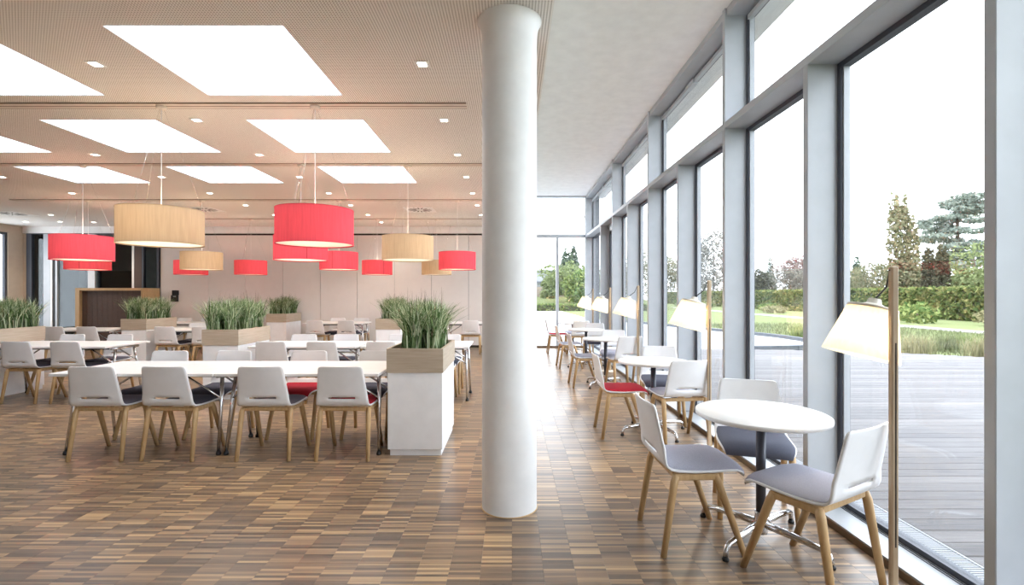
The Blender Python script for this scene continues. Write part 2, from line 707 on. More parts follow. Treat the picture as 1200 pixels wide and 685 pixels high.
# back wall: pink-beige boards, left end at the glass partition
XP = px2x(187, YB)
wall_back = struct('wall_back', MB().box(XP, XS, YB + 0.03, YB + 0.2, 0, ZH), 'dark_line')
edges = [XP + 0.02]
x = px2x(287.5, YB)
jx = [px2x(p, YB) for p in (244, 287.5, 331.5, 375.5, 418.5, 462, 505.5, 549, 592)]
edges += jx + [XS]
for i in range(len(edges) - 1):
    MB().bbox(edges[i] + 0.005, edges[i + 1] - 0.005, YB, YB + 0.028, 0.06, 2.97, 0.002).build(
        'wall_board', 'wall_rose', wall_back)
MB().box(XP, XS, YB - 0.005, YB + 0.03, 0.0, 0.06).build('skirting', 'dark_line', wall_back)
bh = MB().box(XL, XS, YB - 0.02, YB + 0.2, 3.02, ZC - 0.001).build('bulkhead', 'ceiling_white', wall_back)
# left wall with a window near the back corner
wl = MB()
wl.box(XL - 0.2, XL, 12.62, YB + 0.2, 0, ZC)
wl.box(XL - 0.2, XL, YF, 10.5, 0, ZC)
wl.box(XL - 0.2, XL, 10.5, 12.62, 3.0, ZC)
wl.box(XL - 0.2, XL, 10.5, 12.62, 0, 0.4)
struct('wall_left', wl, 'wall_beige')
w = new_window()
m = MB()
m.box(XL - 0.1, XL - 0.04, 12.56, 12.62, 0.4, 3.0)
m.box(XL - 0.1, XL - 0.04, 10.5, 10.56, 0.4, 3.0)
m.box(XL - 0.1, XL - 0.04, 10.56, 12.56, 2.94, 3.0)
m.box(XL - 0.1, XL - 0.04, 10.56, 12.56, 0.4, 0.46)
m.build('window_frame', 'gasket_dark', w)
MB().box(XL - 0.08, XL - 0.06, 10.56, 12.56, 0.46, 2.94).build('pane', 'window_glass', w)

# ---- glass partition at the back left and the dim room behind it
PT = 3.0


def pbar(px0, px1, z0=0.0, z1=PT, y0=YB - 0.03, y1=YB + 0.06):
    return MB().box(px2x(px0, YB), px2x(px1, YB), y0, y1, z0, z1)


part = empty('wall_partition')
part['kind'] = 'structure'
pbar(27, 32, y0=YB, y1=YB + 0.2).build('wall_end', 'wall_beige', part)
for p0, p1, mt in ((32, 38, 'gasket_dark'), (52, 60, 'frame_grey'), (60.3, 62.3, 'white_paint'), (63, 66, 'black_matte'),
                   (66, 68, 'frame_grey'), (104, 112, 'frame_grey'), (155.5, 158, 'white_paint'), (158.3, 166.8, 'brown_panel'),
                   (167, 169, 'gasket_dark'), (184.5, 186.8, 'gasket_dark')):
    pbar(p0, p1).build('post', mt, part)
pbar(32, 187, PT, PT + 0.02).build('head_rail', 'gasket_dark', part)
for p0, p1 in ((38, 52), (68, 104), (112, 155.5), (169, 184.5)):
    w = new_window()
    pbar(p0, p1, 0.02, PT, YB + 0.01, YB + 0.025).build('pane', 'partition_glass', w)
rm = MB()
YR = YB + 2.6
rm.box(XL - 0.3, XP + 0.4, YR, YR + 0.1, 2.15, ZC)
rm.box(XL - 0.3, XP + 0.4, YB + 0.2, YR, ZC, ZC + 0.1)
struct('wall_far_room', rm, 'room_grey')
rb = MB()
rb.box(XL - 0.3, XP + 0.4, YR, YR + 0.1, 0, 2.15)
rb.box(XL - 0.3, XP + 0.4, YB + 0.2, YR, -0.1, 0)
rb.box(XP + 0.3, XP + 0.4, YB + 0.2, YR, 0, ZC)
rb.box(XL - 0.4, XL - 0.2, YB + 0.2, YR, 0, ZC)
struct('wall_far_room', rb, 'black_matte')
cc = MB()
cc.box(px2x(70, YB + 1.2), px2x(92, YB + 1.2), YB + 1.2, YB + 1.4, 0, ZC)
cc.box(px2x(166, YB + 0.8), px2x(190, YB + 0.8), YB + 0.8, YB + 1.0, 0, ZC)
struct('wall_concrete', cc, 'concrete')

# ================================================================== GLASS FACADE
wall_right = empty('wall_right')
wall_right['kind'] = 'structure'
PITCH = 1.2475
Y0 = 1.957
ys_post = [Y0 + PITCH * k for k in range(-4, 8)]           # near faces of the posts
PW = 0.052
TZ0, TZ1 = 2.905, 2.965
FACE_END = YB - 0.05
for k, y in zip(range(-4, 8), ys_post):
    full = (k % 2 == 0)
    MB().bbox(XI, XG + 0.035, y, y + PW, 0.0455, ZH - 0.001 if full else TZ0 - 0.0005, 0.003).build('post', 'frame_grey', wall_right)
MB().bbox(XI, XG + 0.05, FACE_END - 0.05, FACE_END + 0.03, 0.045, ZH - 0.001, 0.003).build('post', 'frame_grey', wall_right)
prev = YF
for k, y in list(zip(range(-4, 8), ys_post)) + [(8, FACE_END - 0.05)]:
    if k % 2 == 0:
        MB().bbox(XI + 0.001, XG + 0.035, prev, y - 0.0005, TZ0, TZ1, 0.003).build('transom', 'frame_grey', wall_right)
        MB().box(XI + 0.02, XG + 0.02, prev, y - 0.0005, ZH - 0.07, ZH - 0.001).build('head_beam', 'frame_grey', wall_right)
        prev = y + PW + 0.0005
sl = MB()
sl.box(XI + 0.0, XG + 0.06, YF, FACE_END, 0.035, 0.045)
sl.build('sill', 'sill_white', wall_right)
MB().box(XI - 0.005, XI + 0.03, YF, FACE_END, -0.02, 0.0345).build('sill_kick', 'kick_bronze', wall_right)
MB().box(XI + 0.03, XG + 0.06, YF, FACE_END, -0.1, 0.0345).build('sill_core', 'gasket_dark', wall_right)
gv = MB()
for q in (0.165, 0.18, 0.195):
    gv.box(XI + q, XI + q + 0.005, YF, FACE_END, 0.0451, 0.048)
gv.build('sill_groove', 'gasket_dark', wall_right)


def framed(w, y0, y1, z0, z1, f=0.035, opener=False):
    m = MB()
    for (a, b, c, d) in ((y0, y0 + f, z0, z1), (y1 - f, y1, z0, z1), (y0 + f, y1 - f, z0, z0 + f * 0.8), (y0 + f, y1 - f, z1 - f, z1)):
        m.box(XG - 0.03, XG + 0.03, a, b, c, d)
    m.build('window_frame', 'gasket_dark', w)
    m = MB()
    q = f + 0.012
    for (a, b, c, d) in ((y0 + f, y0 + q, z0 + f, z1 - f), (y1 - q, y1 - f, z0 + f, z1 - f)):
        m.box(XG - 0.018, XG + 0.02, a, b, c, d)
    m.build('glazing_bead', 'frame_grey', w)
    MB().box(XG - 0.012, XG + 0.012, y0 + f, y1 - f, z0 + f * 0.8, z1 - f).build('pane', 'window_glass', w)
    if opener:
        m = MB()
        m.box(XG - 0.075, XG - 0.035, y0 + 0.12, y1 - 0.12, z1 - 0.1, z1 - 0.06)
        m.box(XG - 0.09, XG - 0.03, (y0 + y1) / 2 - 0.12, (y0 + y1) / 2 + 0.12, z1 - 0.115, z1 - 0.06)
        m.build('window_opener', 'frame_grey', w)


DOOR_K = 6
for k, y in zip(range(-4, 8), ys_post):
    y1 = ys_post[k + 5] if k < 7 else FACE_END - 0.05
    if k == 6:
        # terrace door in the second last bay
        d = empty('door_1')
        d['kind'] = 'structure'
        ya, yb = y + PW, y1
        m = MB()
        for (a, b, c, e) in ((ya, ya + 0.05, 0.05, TZ0), (yb - 0.05, yb, 0.05, TZ0), (ya, yb, TZ0 - 0.1, TZ0 - 0.001)):
            m.box(XG - 0.06, XG + 0.04, a, b, c, e)
        m.build('door_frame', 'frame_grey', d)
        m = MB()
        for (a, b, c, e) in ((ya + 0.06, ya + 0.15, 0.06, TZ0 - 0.11), (yb - 0.15, yb - 0.06, 0.06, TZ0 - 0.11),
                             (ya + 0.15, yb - 0.15, 0.06, 0.18), (ya + 0.15, yb - 0.15, TZ0 - 0.2, TZ0 - 0.11)):
            m.box(XG - 0.04, XG + 0.03, a, b, c, e)
        m.build('door_leaf', 'gasket_dark', d)
        MB().box(XG - 0.01, XG + 0.01, ya + 0.15, yb - 0.15, 0.18, TZ0 - 0.2).build('pane', 'window_glass', d)
        MB().tube([(XG - 0.09, ya + 0.1, 0.9), (XG - 0.09, ya + 0.1, 1.5)], 0.014).build('handle', 'chrome', d)
        MB().box(XG - 0.12, XG - 0.04, ya + 0.1, ya + 0.7, TZ0 - 0.18, TZ0 - 0.11).build('door_closer', 'sill_white', d)
    else:
        framed(new_window(), y + PW if k > -4 else y, y1, 0.047, TZ0 - 0.0005)
for k in range(-4, 8, 2):
    y = ys_post[k + 4]
    y1 = ys_post[k + 6] if k + 6 < len(ys_post) else FACE_END - 0.05
    framed(new_window(), y + PW, y1, TZ1 + 0.001, ZH - 0.072, 0.035, True)
MB().box(XG - 0.1, XG + 0.1, YF, ys_post[0], 0.0, ZH).build('blank_panel', 'frame_grey', wall_right)

# ---- glazed end wall of the hall
we = empty('wall_end')
we['kind'] = 'structure'
EX0, EX1 = XS, XG + 0.06
mx = px2x(653, YB)
MB().box(mx - 0.035, mx + 0.035, YB - 0.06, YB + 0.06, 0.05, TZ0).build('post', 'frame_grey', we)
MB().box(EX0, EX1, YB - 0.06, YB + 0.06, TZ0, TZ1 + 0.02).build('transom', 'frame_grey', we)
MB().box(EX0, EX1, YB - 0.06, YB + 0.06, 0.0, 0.05).build('sill', 'kick_bronze', we)
MB().box(EX0, EX1, YB - 0.06, YB + 0.06, ZH - 0.03, ZH).build('head_beam', 'frame_grey', we)
MB().box(EX1 - 0.18, EX1 + 0.1, YB + 0.0, YB + 0.08, 0.05, ZH).build('corner_post', 'gasket_dark', we)
for x0, x1, z0, z1 in ((EX0, mx - 0.035, 0.05, TZ0), (mx + 0.035, EX1 - 0.18, 0.05, TZ0), (EX0, EX1 - 0.18, TZ1 + 0.02, ZH - 0.03)):
    w = new_window()
    MB().box(x0 + 0.001, x1 - 0.001, YB - 0.01, YB + 0.01, z0 + 0.001, z1 - 0.001).build('pane', 'window_glass', w)

# ================================================================== TERRACE AND GARDEN
deck = struct('terrace_deck', MB().box(2.27, 11.4, 0.2, 10.9, -0.2, -0.03), 'gasket_dark')


def deck_end(y):
    pts = ((0, 11.6), (10.6, 11.4), (11.0, 10.6), (11.6, 9.7), (12.2, 8.2), (12.45, 7.0), (12.62, 6.0))
    for (a, xa), (b, xb) in zip(pts, pts[1:]):
        if y <= b:
            return xa + (xb - xa) * (y - a) / (b - a)
    return 5.6


y = 0.6
while y < 12.5:
    MB().bbox(2.43, deck_end(y + 0.07), y + 0.004, y + 0.141, -0.03, 0.0, 0.003).build('deck_board', 'deck_board', deck)
    y += 0.145
gr = MB()
gr.box(2.27, 2.29, 0.2, 12.6, -0.03, 0.004)
gr.box(2.405, 2.42, 0.2, 12.6, -0.03, 0.004)
for i in range(620):
    yy = 0.3 + i * 0.0195
    gr.box(2.29, 2.405, yy, yy + 0.0115, -0.015, 0.002)
grate = gr.build('drain_grating', 'grating_steel', deck)
MB().box(2.225, 2.268, 0.2, 12.6, -0.03, 0.006).build('drain_edge', 'grating_steel', deck)

pv = MB()
edge = [(2.2, 12.64), (5.6, 12.64), (7.4, 12.75), (8.6, 13.6), (8.9, 15.0), (8.6, 17.5), (7.0, 22.0), (4.5, 30.0), (4.2, 42.0), (-12.0, 42.0), (-12.0, 13.3), (2.2, 13.3)]
pv.quad(*[(a, b, -0.02) for a, b in edge])
struct('paving', pv, 'paving_pale')
kb = MB()
kl = [(5.6, 12.64), (6.6, 12.68), (7.4, 12.8), (8.2, 13.2), (8.65, 13.9), (8.9, 15.0), (8.85, 16.2), (8.5, 17.6), (7.0, 22.0), (5.6, 26.4)]
for (ax, ay), (bx_, by) in zip(kl, kl[1:]):
    d = Vector((bx_ - ax, by - ay)).normalized()
    nx, ny = -d.y * 0.09, d.x * 0.09
    for z in (0.08,):
        b = len(kb.v)
        kb.v += [(ax - nx, ay - ny, -0.1), (bx_ - nx, by - ny, -0.1), (bx_ + nx, by + ny, -0.1), (ax + nx, ay + ny, -0.1),
                 (ax - nx, ay - ny, z), (bx_ - nx, by - ny, z), (bx_ + nx, by + ny, z), (ax + nx, ay + ny, z)]
        for q in ((4, 5, 6, 7), (0, 1, 5, 4), (2, 3, 7, 6), (1, 2, 6, 5), (3, 0, 4, 7)):
            kb.f.append(tuple(b + i for i in q))
            kb.s.append(False)
struct('kerb', kb, 'kerb_grey')
ln = MB()
ln.quad((2.2, -20, -0.06), (140, -20, -0.06), (140, 140, -0.06), (2.2, 140, -0.06))
ln.quad((-60, 13.2, -0.06), (2.2, 13.2, -0.06), (2.2, 140, -0.06), (-60, 140, -0.06))
lawn_o = struct('lawn', ln, 'lawn')
bk = MB()
bk.quad((-40, 46, -0.05), (16, 46, -0.05), (16, 68, 1.25), (-40, 68, 1.25))
bk.quad((-40, 68, 1.25), (16, 68, 1.25), (16, 140, 1.25), (-40, 140, 1.25))
struct('lawn_bank', bk, 'lawn')
struct('garden_path', MB().box(17.3, 18.5, 6, 70, -0.05, -0.03), 'path_pale')

rng = np.random.default_rng(7)


def cards(pts, size, seed, up=0.0, aspect=1.6):
    """free leaf quads at the given points, each with its own direction"""
    r = np.random.default_rng(seed)
    n = len(pts)
    a = r.normal(size=(n, 3))
    a[:, 2] *= (1 - up)
    a /= np.linalg.norm(a, axis=1)[:, None]
    h = r.normal(size=(n, 3))
    b = np.cross(a, h)
    b /= np.linalg.norm(b, axis=1)[:, None]
    s = (size * r.uniform(0.6, 1.3, n))[:, None]
    u, v = a * s * aspect * 0.5, b * s * 0.5
    V = np.stack([pts - u, pts + v * 0.9, pts + u, pts - v * 0.9], axis=1).reshape(-1, 3)
    return V


def cards_mesh(name, V, mat):
    n = len(V) // 4
    me = bpy.data.meshes.new(name)
    me.vertices.add(len(V))
    me.vertices.foreach_set('co', np.asarray(V, dtype=np.float32).ravel())
    me.loops.add(len(V))
    me.loops.foreach_set('vertex_index', np.arange(len(V), dtype=np.int32))
    me.polygons.add(n)
    me.polygons.foreach_set('loop_start', np.arange(0, len(V), 4, dtype=np.int32))
    me.materials.append(MATS[mat])
    me.update(calc_edges=True)
    me.validate()
    return me


def ellipsoid_pts(blobs, n, seed, shell=0.55):
    r = np.random.default_rng(seed)
    vol = np.array([b[3] * b[4] * b[5] for b in blobs]) ** 0.67
    cnt = np.maximum(1, (n * vol / vol.sum()).astype(int))
    out = []
    for b, c in zip(blobs, cnt):
        d = r.normal(size=(c, 3))
        d /= np.linalg.norm(d, axis=1)[:, None]
        rad = shell + (1 - shell) * r.uniform(0, 1, c) ** 0.5
        rad *= 1 + 0.16 * np.sin(d[:, 0] * 7 + seed) * np.cos(d[:, 2] * 6 + d[:, 1] * 5)
        out.append(np.array(b[:3]) + d * rad[:, None] * np.array(b[3:6]))
    return np.concatenate(out)


def tree(name, label, base, blobs, n, size, mat, seed, trunk=0.15, group=None, up=0.0, limbs=None, cat='tree'):
    t = empty(name, base)
    P = ellipsoid_pts(blobs, n, seed)
    place('crown', cards_mesh('crown', cards(P, size, seed + 1, up), mat), t)
    m = MB()
    top = max(b[2] for b in blobs)
    m.tube([(0, 0, -0.1), (0.04, 0.03, top * 0.5), (0, 0, top)], [trunk, trunk * 0.7, trunk * 0.2], 8)
    for b in blobs[:8]:
        zz = max(0.3, b[2] * 0.6)
        m.tube([(0, 0, zz), (b[0] * 0.5, b[1] * 0.5, (zz + b[2]) / 2), (b[0], b[1], b[2])], [trunk * 0.4, trunk * 0.3, trunk * 0.1], 6)
    m.build('trunk', 'bark', t)
    tag(t, label, cat, group)
    return t


def at(px, X=None, Y=None):
    """ground position seen in pixel column px, at a given X or Y"""
    if Y is None:
        Y = FPX * X / (px - 600.0)
    return (px2x(px, Y), Y, -0.05)


def ztop(py, Y):
    return CAMH + (HOR - py) * Y / FPX


def conifer_blobs(h, r, k=7, z0=0.3):
    return [(0, 0, z0 + (h - z0) * (i + 0.5) / k, r * (1 - i / k) + 0.1, r * (1 - i / k) + 0.1, (h - z0) / k * 0.75) for i in range(k)]


def round_blobs(h, r, seed, k=13, zlow=0.14):
    R = random.Random(seed)
    out = [(0, 0, h * 0.62, r * 0.75, r * 0.75, h * 0.36)]
    for i in range(k):
        a = 2 * PI * i / k + R.uniform(-0.3, 0.3)
        q = R.uniform(0.45, 0.75) * r
        out.append((q * math.cos(a), q * math.sin(a), h * R.uniform(zlow, 0.8), r * R.uniform(0.3, 0.5), r * R.uniform(0.3, 0.5), h * R.uniform(0.14, 0.24)))
    return out


ORD = ['first', 'second', 'third', 'fourth', 'fifth', 'sixth', 'seventh', 'eighth', 'ninth', 'tenth', 'eleventh', 'twelfth', 'thirteenth', 'fourteenth', 'fifteenth', 'sixteenth']
# clipped hedge beyond the garden path
HX = 25.0
r = np.random.default_rng(3)
nh = 26000
hy = 12 + 75 * r.uniform(0, 1, nh) ** 1.5
face = r.uniform(0, 1, nh)
hx = np.where(face < 0.7, HX - 0.02 + r.normal(0, 0.05, nh), HX + r.uniform(0, 1.2, nh))
hz = np.where(face < 0.7, r.uniform(0.0, 1.75, nh), 1.75 + r.normal(0, 0.03, nh))
hedge = empty('clipped_hedge', (HX, 40, 0))
place('foliage', cards_mesh('foliage', cards(np.stack([hx - HX, hy - 40, hz], 1), 0.19, 4), 'hedge'), hedge)
MB().box(0.05, 1.15, -28, 47, -0.05, 1.7).build('hedge_core', 'leaf_dark', hedge)
tag(hedge, 'long clipped green hedge running behind the garden path', 'hedge')

# shrub border between path and hedge
for i in range(16):
    Y = 17 + i * 2.75
    X = 20.3 + (i * 7 % 5) * 0.55
    h = 0.55 + (i * 5 % 4) * 0.14
    t = empty('border_shrub', (X, Y, -0.05))
    bl = [(0, 0, h * 0.5, 1.0, 0.95, h * 0.55), (0.3, 0.5, h * 0.45, 0.7, 0.62, h * 0.5), (-0.2, -0.5, h * 0.4, 0.7, 0.62, h * 0.45)]
    place('foliage', cards_mesh('foliage', cards(ellipsoid_pts(bl, 420, 40 + i, 0.7), 0.16, 60 + i), ('shrub_green', 'hedge', 'shrub_dry')[i % 3]), t)
    m = MB()
    m.tube([(0, 0, 0), (0, 0, h * 0.5)], 0.04, 6)
    m.build('stem', 'bark', t)
    tag(t, 'low leafy shrub in the border before the hedge, %s from the near end' % ORD[i], 'shrub', 'shrubs in the border before the hedge')

# trees beyond the hedge, seen through the nearest bays
G_T = 'trees beyond the hedge'
b = at(1057, X=31)
H = ztop(226, b[1])
tree('columnar_tree', 'tall narrow columnar tree with split crown beyond the hedge', b,
     [(-0.55, 0, H * 0.55, 0.5, 0.5, H * 0.44), (0.15, 0.1, H * 0.56, 0.6, 0.6, H * 0.42), (0.75, 0, H * 0.45, 0.55, 0.55, H * 0.36), (0.2, 0, H * 0.22, 1.3, 1.0, H * 0.2)],
     4200, 0.22, 'leaf_olive', 11, 0.16, G_T)
b = at(1122, X=40)
H = ztop(226, b[1])
R_ = random.Random(5)
bl = []
for i in range(26):
    f = i / 25
    z = H * (0.38 + 0.58 * f)
    a = R_.uniform(0, 2 * PI)
    q = (1 - f * 0.75) * R_.uniform(0.8, 3.9)
    bl.append((q * math.cos(a), q * math.sin(a), z, R_.uniform(1.0, 1.9), R_.uniform(1.0, 1.9), R_.uniform(0.16, 0.3)))
tree('cedar_tree', 'broad grey-green cedar with layered branches beyond the hedge', b, bl, 5600, 0.26, 'leaf_cedar', 12, 0.28, G_T)
for i, (px, top, lab) in enumerate(((1088, 286, 'dark slim pointed juniper, left of the pair beyond the hedge'), (1104, 285, 'dark slim pointed juniper, right of the pair beyond the hedge'))):
    b = at(px, X=27.6)
    H = ztop(top, b[1])
    tree('juniper', lab, b, [(0, 0, H * 0.42, 0.46, 0.46, H * 0.45), (0, 0, H * 0.7, 0.36, 0.36, H * 0.29)], 1800, 0.14, 'leaf_dark', 20 + i, 0.08, G_T)
for i, (px, X, top, r_, mt, name, lab) in enumerate((
        (1142, 32.5, 281, 2.3, 'leaf_light', 'broadleaf_tree', 'pale green rounded tree beyond the hedge below the cedar'),
        (1140, 28.4, 312, 1.1, 'leaf_light', 'young_tree', 'small light green bush tree right of the dark junipers'),
        (1022, 32.8, 303, 2.0, 'leaf_olive', 'bushy_tree', 'low olive green bushy tree beyond the hedge, left of columnar tree'),
        (995, 36, 310, 1.9, 'leaf_olive', 'bushy_tree', 'olive bush tree beyond the hedge beside the first narrow post'),
        (1068, 36.5, 302, 1.2, 'leaf_olive', 'bushy_tree', 'olive bush at the foot of the columnar tree beyond the hedge'),
        (926, 33, 306, 2.4, 'leaf_grey', 'broadleaf_tree', 'greyish rounded tree seen in the second large bay'),
        (940, 40, 298, 2.2, 'leaf_grey', 'broadleaf_tree', 'grey rounded tree beyond the hedge at the second bay edge'),
        (888, 34, 314, 2.2, 'leaf_dark', 'bushy_tree', 'dark low bush tree beyond the hedge beside the third post'),
        (836, 30, 266, 4.2, 'leaf_grey', 'bare_tree', 'large sparse grey-brown tree seen through the third bay'),
        (818, 40, 285, 4.0, 'leaf_grey', 'bare_tree', 'wide sparse grey tree partly behind the fourth post'),
        (786, 30.5, 300, 3.6, 'leaf_olive', 'broadleaf_tree', 'olive green tree seen through the fourth bay'),
        (751, 24, 292, 4.0, 'leaf_olive', 'broadleaf_tree', 'olive green tree seen through the fifth bay'),
        (728, 24, 300, 5.0, 'leaf_conifer', 'broadleaf_tree', 'dark green tree seen through the sixth bay'))):
    b = at(px, X=X)
    H = ztop(top, b[1])
    tree(name, lab, b, round_blobs(H, r_, 30 + i), 3600, 0.15 if b[1] < 60 else 0.26, mt, 50 + i, 0.12, G_T)
for i, (px, X, top, lab) in enumerate(((1004, 42, 302, 'small dark pointed fir beyond the hedge in the nearest bay'), (903, 40, 302, 'small pointed fir beyond the hedge in the second bay'))):
    b = at(px, X=X)
    H = ztop(top, b[1])
    tree('fir_tree', lab, b, conifer_blobs(H, 1.3), 1500, 0.25, 'leaf_conifer', 80 + i, 0.1, G_T)
# trees seen through the end glazing
G_E = 'trees seen through the end glazing'
for i, (px, Y, top, r_, mt, kind, lab) in enumerate((
        (664, 68, 292, 2.6, 'leaf_conifer', 'fir', 'dark fir, left of the two tall firs in the end window'),
        (672, 74, 288, 2.0, 'leaf_conifer', 'fir', 'dark slim fir, right of the two tall firs in the end window'),
        (668, 56, 306, 3.0, 'leaf_light', 'round', 'light green rounded tree before the firs in the end window'),
        (686, 50, 314, 2.2, 'shrub_green', 'round', 'green bushy tree at the right edge of the end window'),
        (648, 63, 322, 1.5, 'leaf_light', 'round', 'small light green tree beside the white house in the end window'))):
    b = at(px, Y=Y)
    gz = max(0.0, min(1.28, (Y - 46) / 22 * 1.3 - 0.05))
    b = (b[0], b[1], b[2] + gz)
    H = ztop(top, Y) - gz
    if kind == 'fir':
        tree('fir_tree', lab, b, conifer_blobs(H, r_, 9), 3000, 0.3, mt, 90 + i, 0.15, G_E)
    else:
        tree('broadleaf_tree', lab, b, round_blobs(H, r_, 90 + i), 3000, 0.26, mt, 100 + i, 0.14, G_E)
# low hedge, stone wall and white house behind the paving
lh = empty('low_hedge', (3, 44, -0.05))
P = np.stack([r.uniform(-9, 9, 5000), r.uniform(-0.6, 0.6, 5000), r.uniform(0, 0.62, 5000)], 1)
place('foliage', cards_mesh('foliage', cards(P, 0.16, 8), 'shrub_green'), lh)
MB().box(-9, 9, -0.45, 0.45, 0, 0.5).build('hedge_core', 'leaf_dark', lh)
tag(lh, 'low green hedge edging the paving outside the end window', 'hedge')
sw = empty('stone_wall', (4, 66, 1.1))
for i in range(9):
    for j in range(3):
        MB().bbox(-6 + i * 1.2 + (j % 2) * 0.5, -6 + i * 1.2 + (j % 2) * 0.5 + 1.17, -0.2, 0.2, j * 0.45, j * 0.45 + 0.43, 0.02).build('stone_block', 'stone_wall', sw)
tag(sw, 'low brown stone wall on the lawn outside the end window', 'wall')
hs = empty('garden_house', (px2x(625, 88), 88, 1.25))
MB().box(-9, 4.6, 0, 6, 0, 2.2).build('wall', 'house_white', hs)
MB().box(-9.4, 5.0, -0.6, 6.4, 2.2, 2.5).build('roof', 'kerb_grey', hs)
MB().box(-9, 3.6, 1, 6, 2.5, 4.4).build('upper_wall', 'house_white', hs)
MB().box(-9.4, 4.0, 0.5, 6.4, 4.4, 4.65).build('roof', 'house_white', hs)
for i in range(4):
    MB().box(-1.5 + i * 1.6, -0.4 + i * 1.6, -0.04, 0.02, 0.4, 1.6).build('window', 'gasket_dark', hs)
tag(hs, 'white flat-roofed house far behind the lawn in the end window', 'building')


def blades(P, h, w, lean, seed):
    """tapered bent grass blades, three quads each"""
    r = np.random.default_rng(seed)
    n = len(P)
    a = r.uniform(0, 2 * PI, n)
    d = np.stack([np.cos(a), np.sin(a), np.zeros(n)], 1)
    s = np.stack([-np.sin(a), np.cos(a), np.zeros(n)], 1)
    tw = r.uniform(-1.2, 1.2, n)
    s = s * np.cos(tw)[:, None] + d * np.sin(tw)[:, None]
    H = h * r.uniform(0.65, 1.1, n)[:, None]
    L = (lean * r.uniform(0.1, 1.0, n) ** 1.3)[:, None] * H
    up = np.array([0, 0, 1.0])
    ts = (0, 0.4, 0.75, 1.0)
    wd = (1.0, 0.85, 0.55, 0.12)
    rows = []
    for t, k in zip(ts, wd):
        c = P + d * L * (t ** 2.1) + up * H * (t - 0.22 * t ** 3 * (L / H))
        rows.append((c - s * w * k * 0.5, c + s * w * k * 0.5))
    V = []
    for i in range(3):
        V.append(np.stack([rows[i][0], rows[i][1], rows[i + 1][1], rows[i + 1][0]], 1))
    return np.concatenate(V, 0).reshape(-1, 3), rows


# tall grasses growing along the terrace edge
tuft_spots = [(8.75, 12.75, 0.5), (9.95, 12.1, 0.5), (10.95, 11.35, 0.5), (9.9, 13.4, 0.6), (11.2, 12.6, 0.45), (12.3, 11.9, 0.5),
              (10.6, 14.8, 0.45), (12.4, 13.4, 0.4), (9.6, 16.3, 0.5), (8.9, 19.0, 0.5), (7.9, 22.5, 0.5)]
tuft_spots.sort(key=lambda q: -q[0] / q[1])
for i, (x, y, h) in enumerate(tuft_spots):
    q = np.random.default_rng(300 + i)
    P = np.stack([np.clip(q.normal(0, 0.17, 320), -0.4, 0.4), np.clip(q.normal(0, 0.15, 320), -0.4, 0.4), np.zeros(320)], 1)
    V, _ = blades(P, h, 0.014, 0.55, 400 + i)
    o = place('grass_tuft', cards_mesh('grass_tuft', V, ('lawn_blade', 'shrub_dry', 'shrub_green')[i % 3]), None, (x, y, -0.06))
    tag(o, 'loose tuft of ornamental grass at the terrace edge, %s from the right' % ORD[i], 'grass', 'grass tufts along the terrace edge')
q = np.random.default_rng(77)
gx, gy = q.uniform(8.6, 17, 9000), q.uniform(10.8, 24, 9000)
keep = gx > np.interp(gy, [10.8, 12.2, 13.0, 15, 17.5, 24], [11.3, 9.6, 9.3, 9.4, 9.2, 8.6])
P = np.stack([gx, gy, np.full(9000, -0.06)], 1)[keep]
V, _ = blades(P, 0.16, 0.02, 0.8, 78)
tag(place('meadow_grass', cards_mesh('meadow_grass', V, 'lawn_blade'), lawn_o), kind='stuff')

# ================================================================== CHAIR
def chair_shell_mesh():
    rows = [(-0.279, 0.803, 0.158), (-0.2785, 0.798, 0.174), (-0.277, 0.79, 0.182), (-0.274, 0.775, 0.187), (-0.262, 0.715, 0.194),
            (-0.246, 0.63, 0.204), (-0.232, 0.565, 0.211), (-0.227, 0.540, 0.214), (-0.223, 0.522, 0.216), (-0.215, 0.497, 0.219),
            (-0.201, 0.474, 0.222), (-0.18, 0.46, 0.224), (-0.14, 0.452, 0.225), (-0.05, 0.448, 0.226), (0.06, 0.45, 0.225),
            (0.14, 0.453, 0.22), (0.185, 0.45, 0.213), (0.212, 0.438, 0.203), (0.224, 0.42, 0.19)]
    us = [-1, -0.9, -0.72, -0.53, -0.25, 0, 0.25, 0.53, 0.72, 0.9, 1]
    mb = MB()
    n = len(us)
    for (y, z, w_) in rows:
        back = max(0.0, min(1.0, (z - 0.46) / 0.1))
        for u in us:
            mb.v.append((u * w_, y + back * 0.02 * u * u, z + (1 - back) * 0.004 * abs(u) ** 3))
    for i in range(len(rows) - 1):
        for j in range(n - 1):
            if i == 7 and us[j] >= -0.53 and us[j + 1] <= 0.53:
                continue                       # handle slot low in the backrest
            mb.f.append((i * n + j, (i + 1) * n + j, (i + 1) * n + j + 1, i * n + j + 1))
            mb.s.append(True)
    o = mb.build('shell', 'shell_white')
    md = o.modifiers.new('thick', 'SOLIDIFY')
    md.thickness = 0.011
    md.offset = 0
    dg = bpy.context.evaluated_depsgraph_get()
    me = bpy.data.meshes.new_from_object(o.evaluated_get(dg))
    bpy.data.objects.remove(o)
    return me


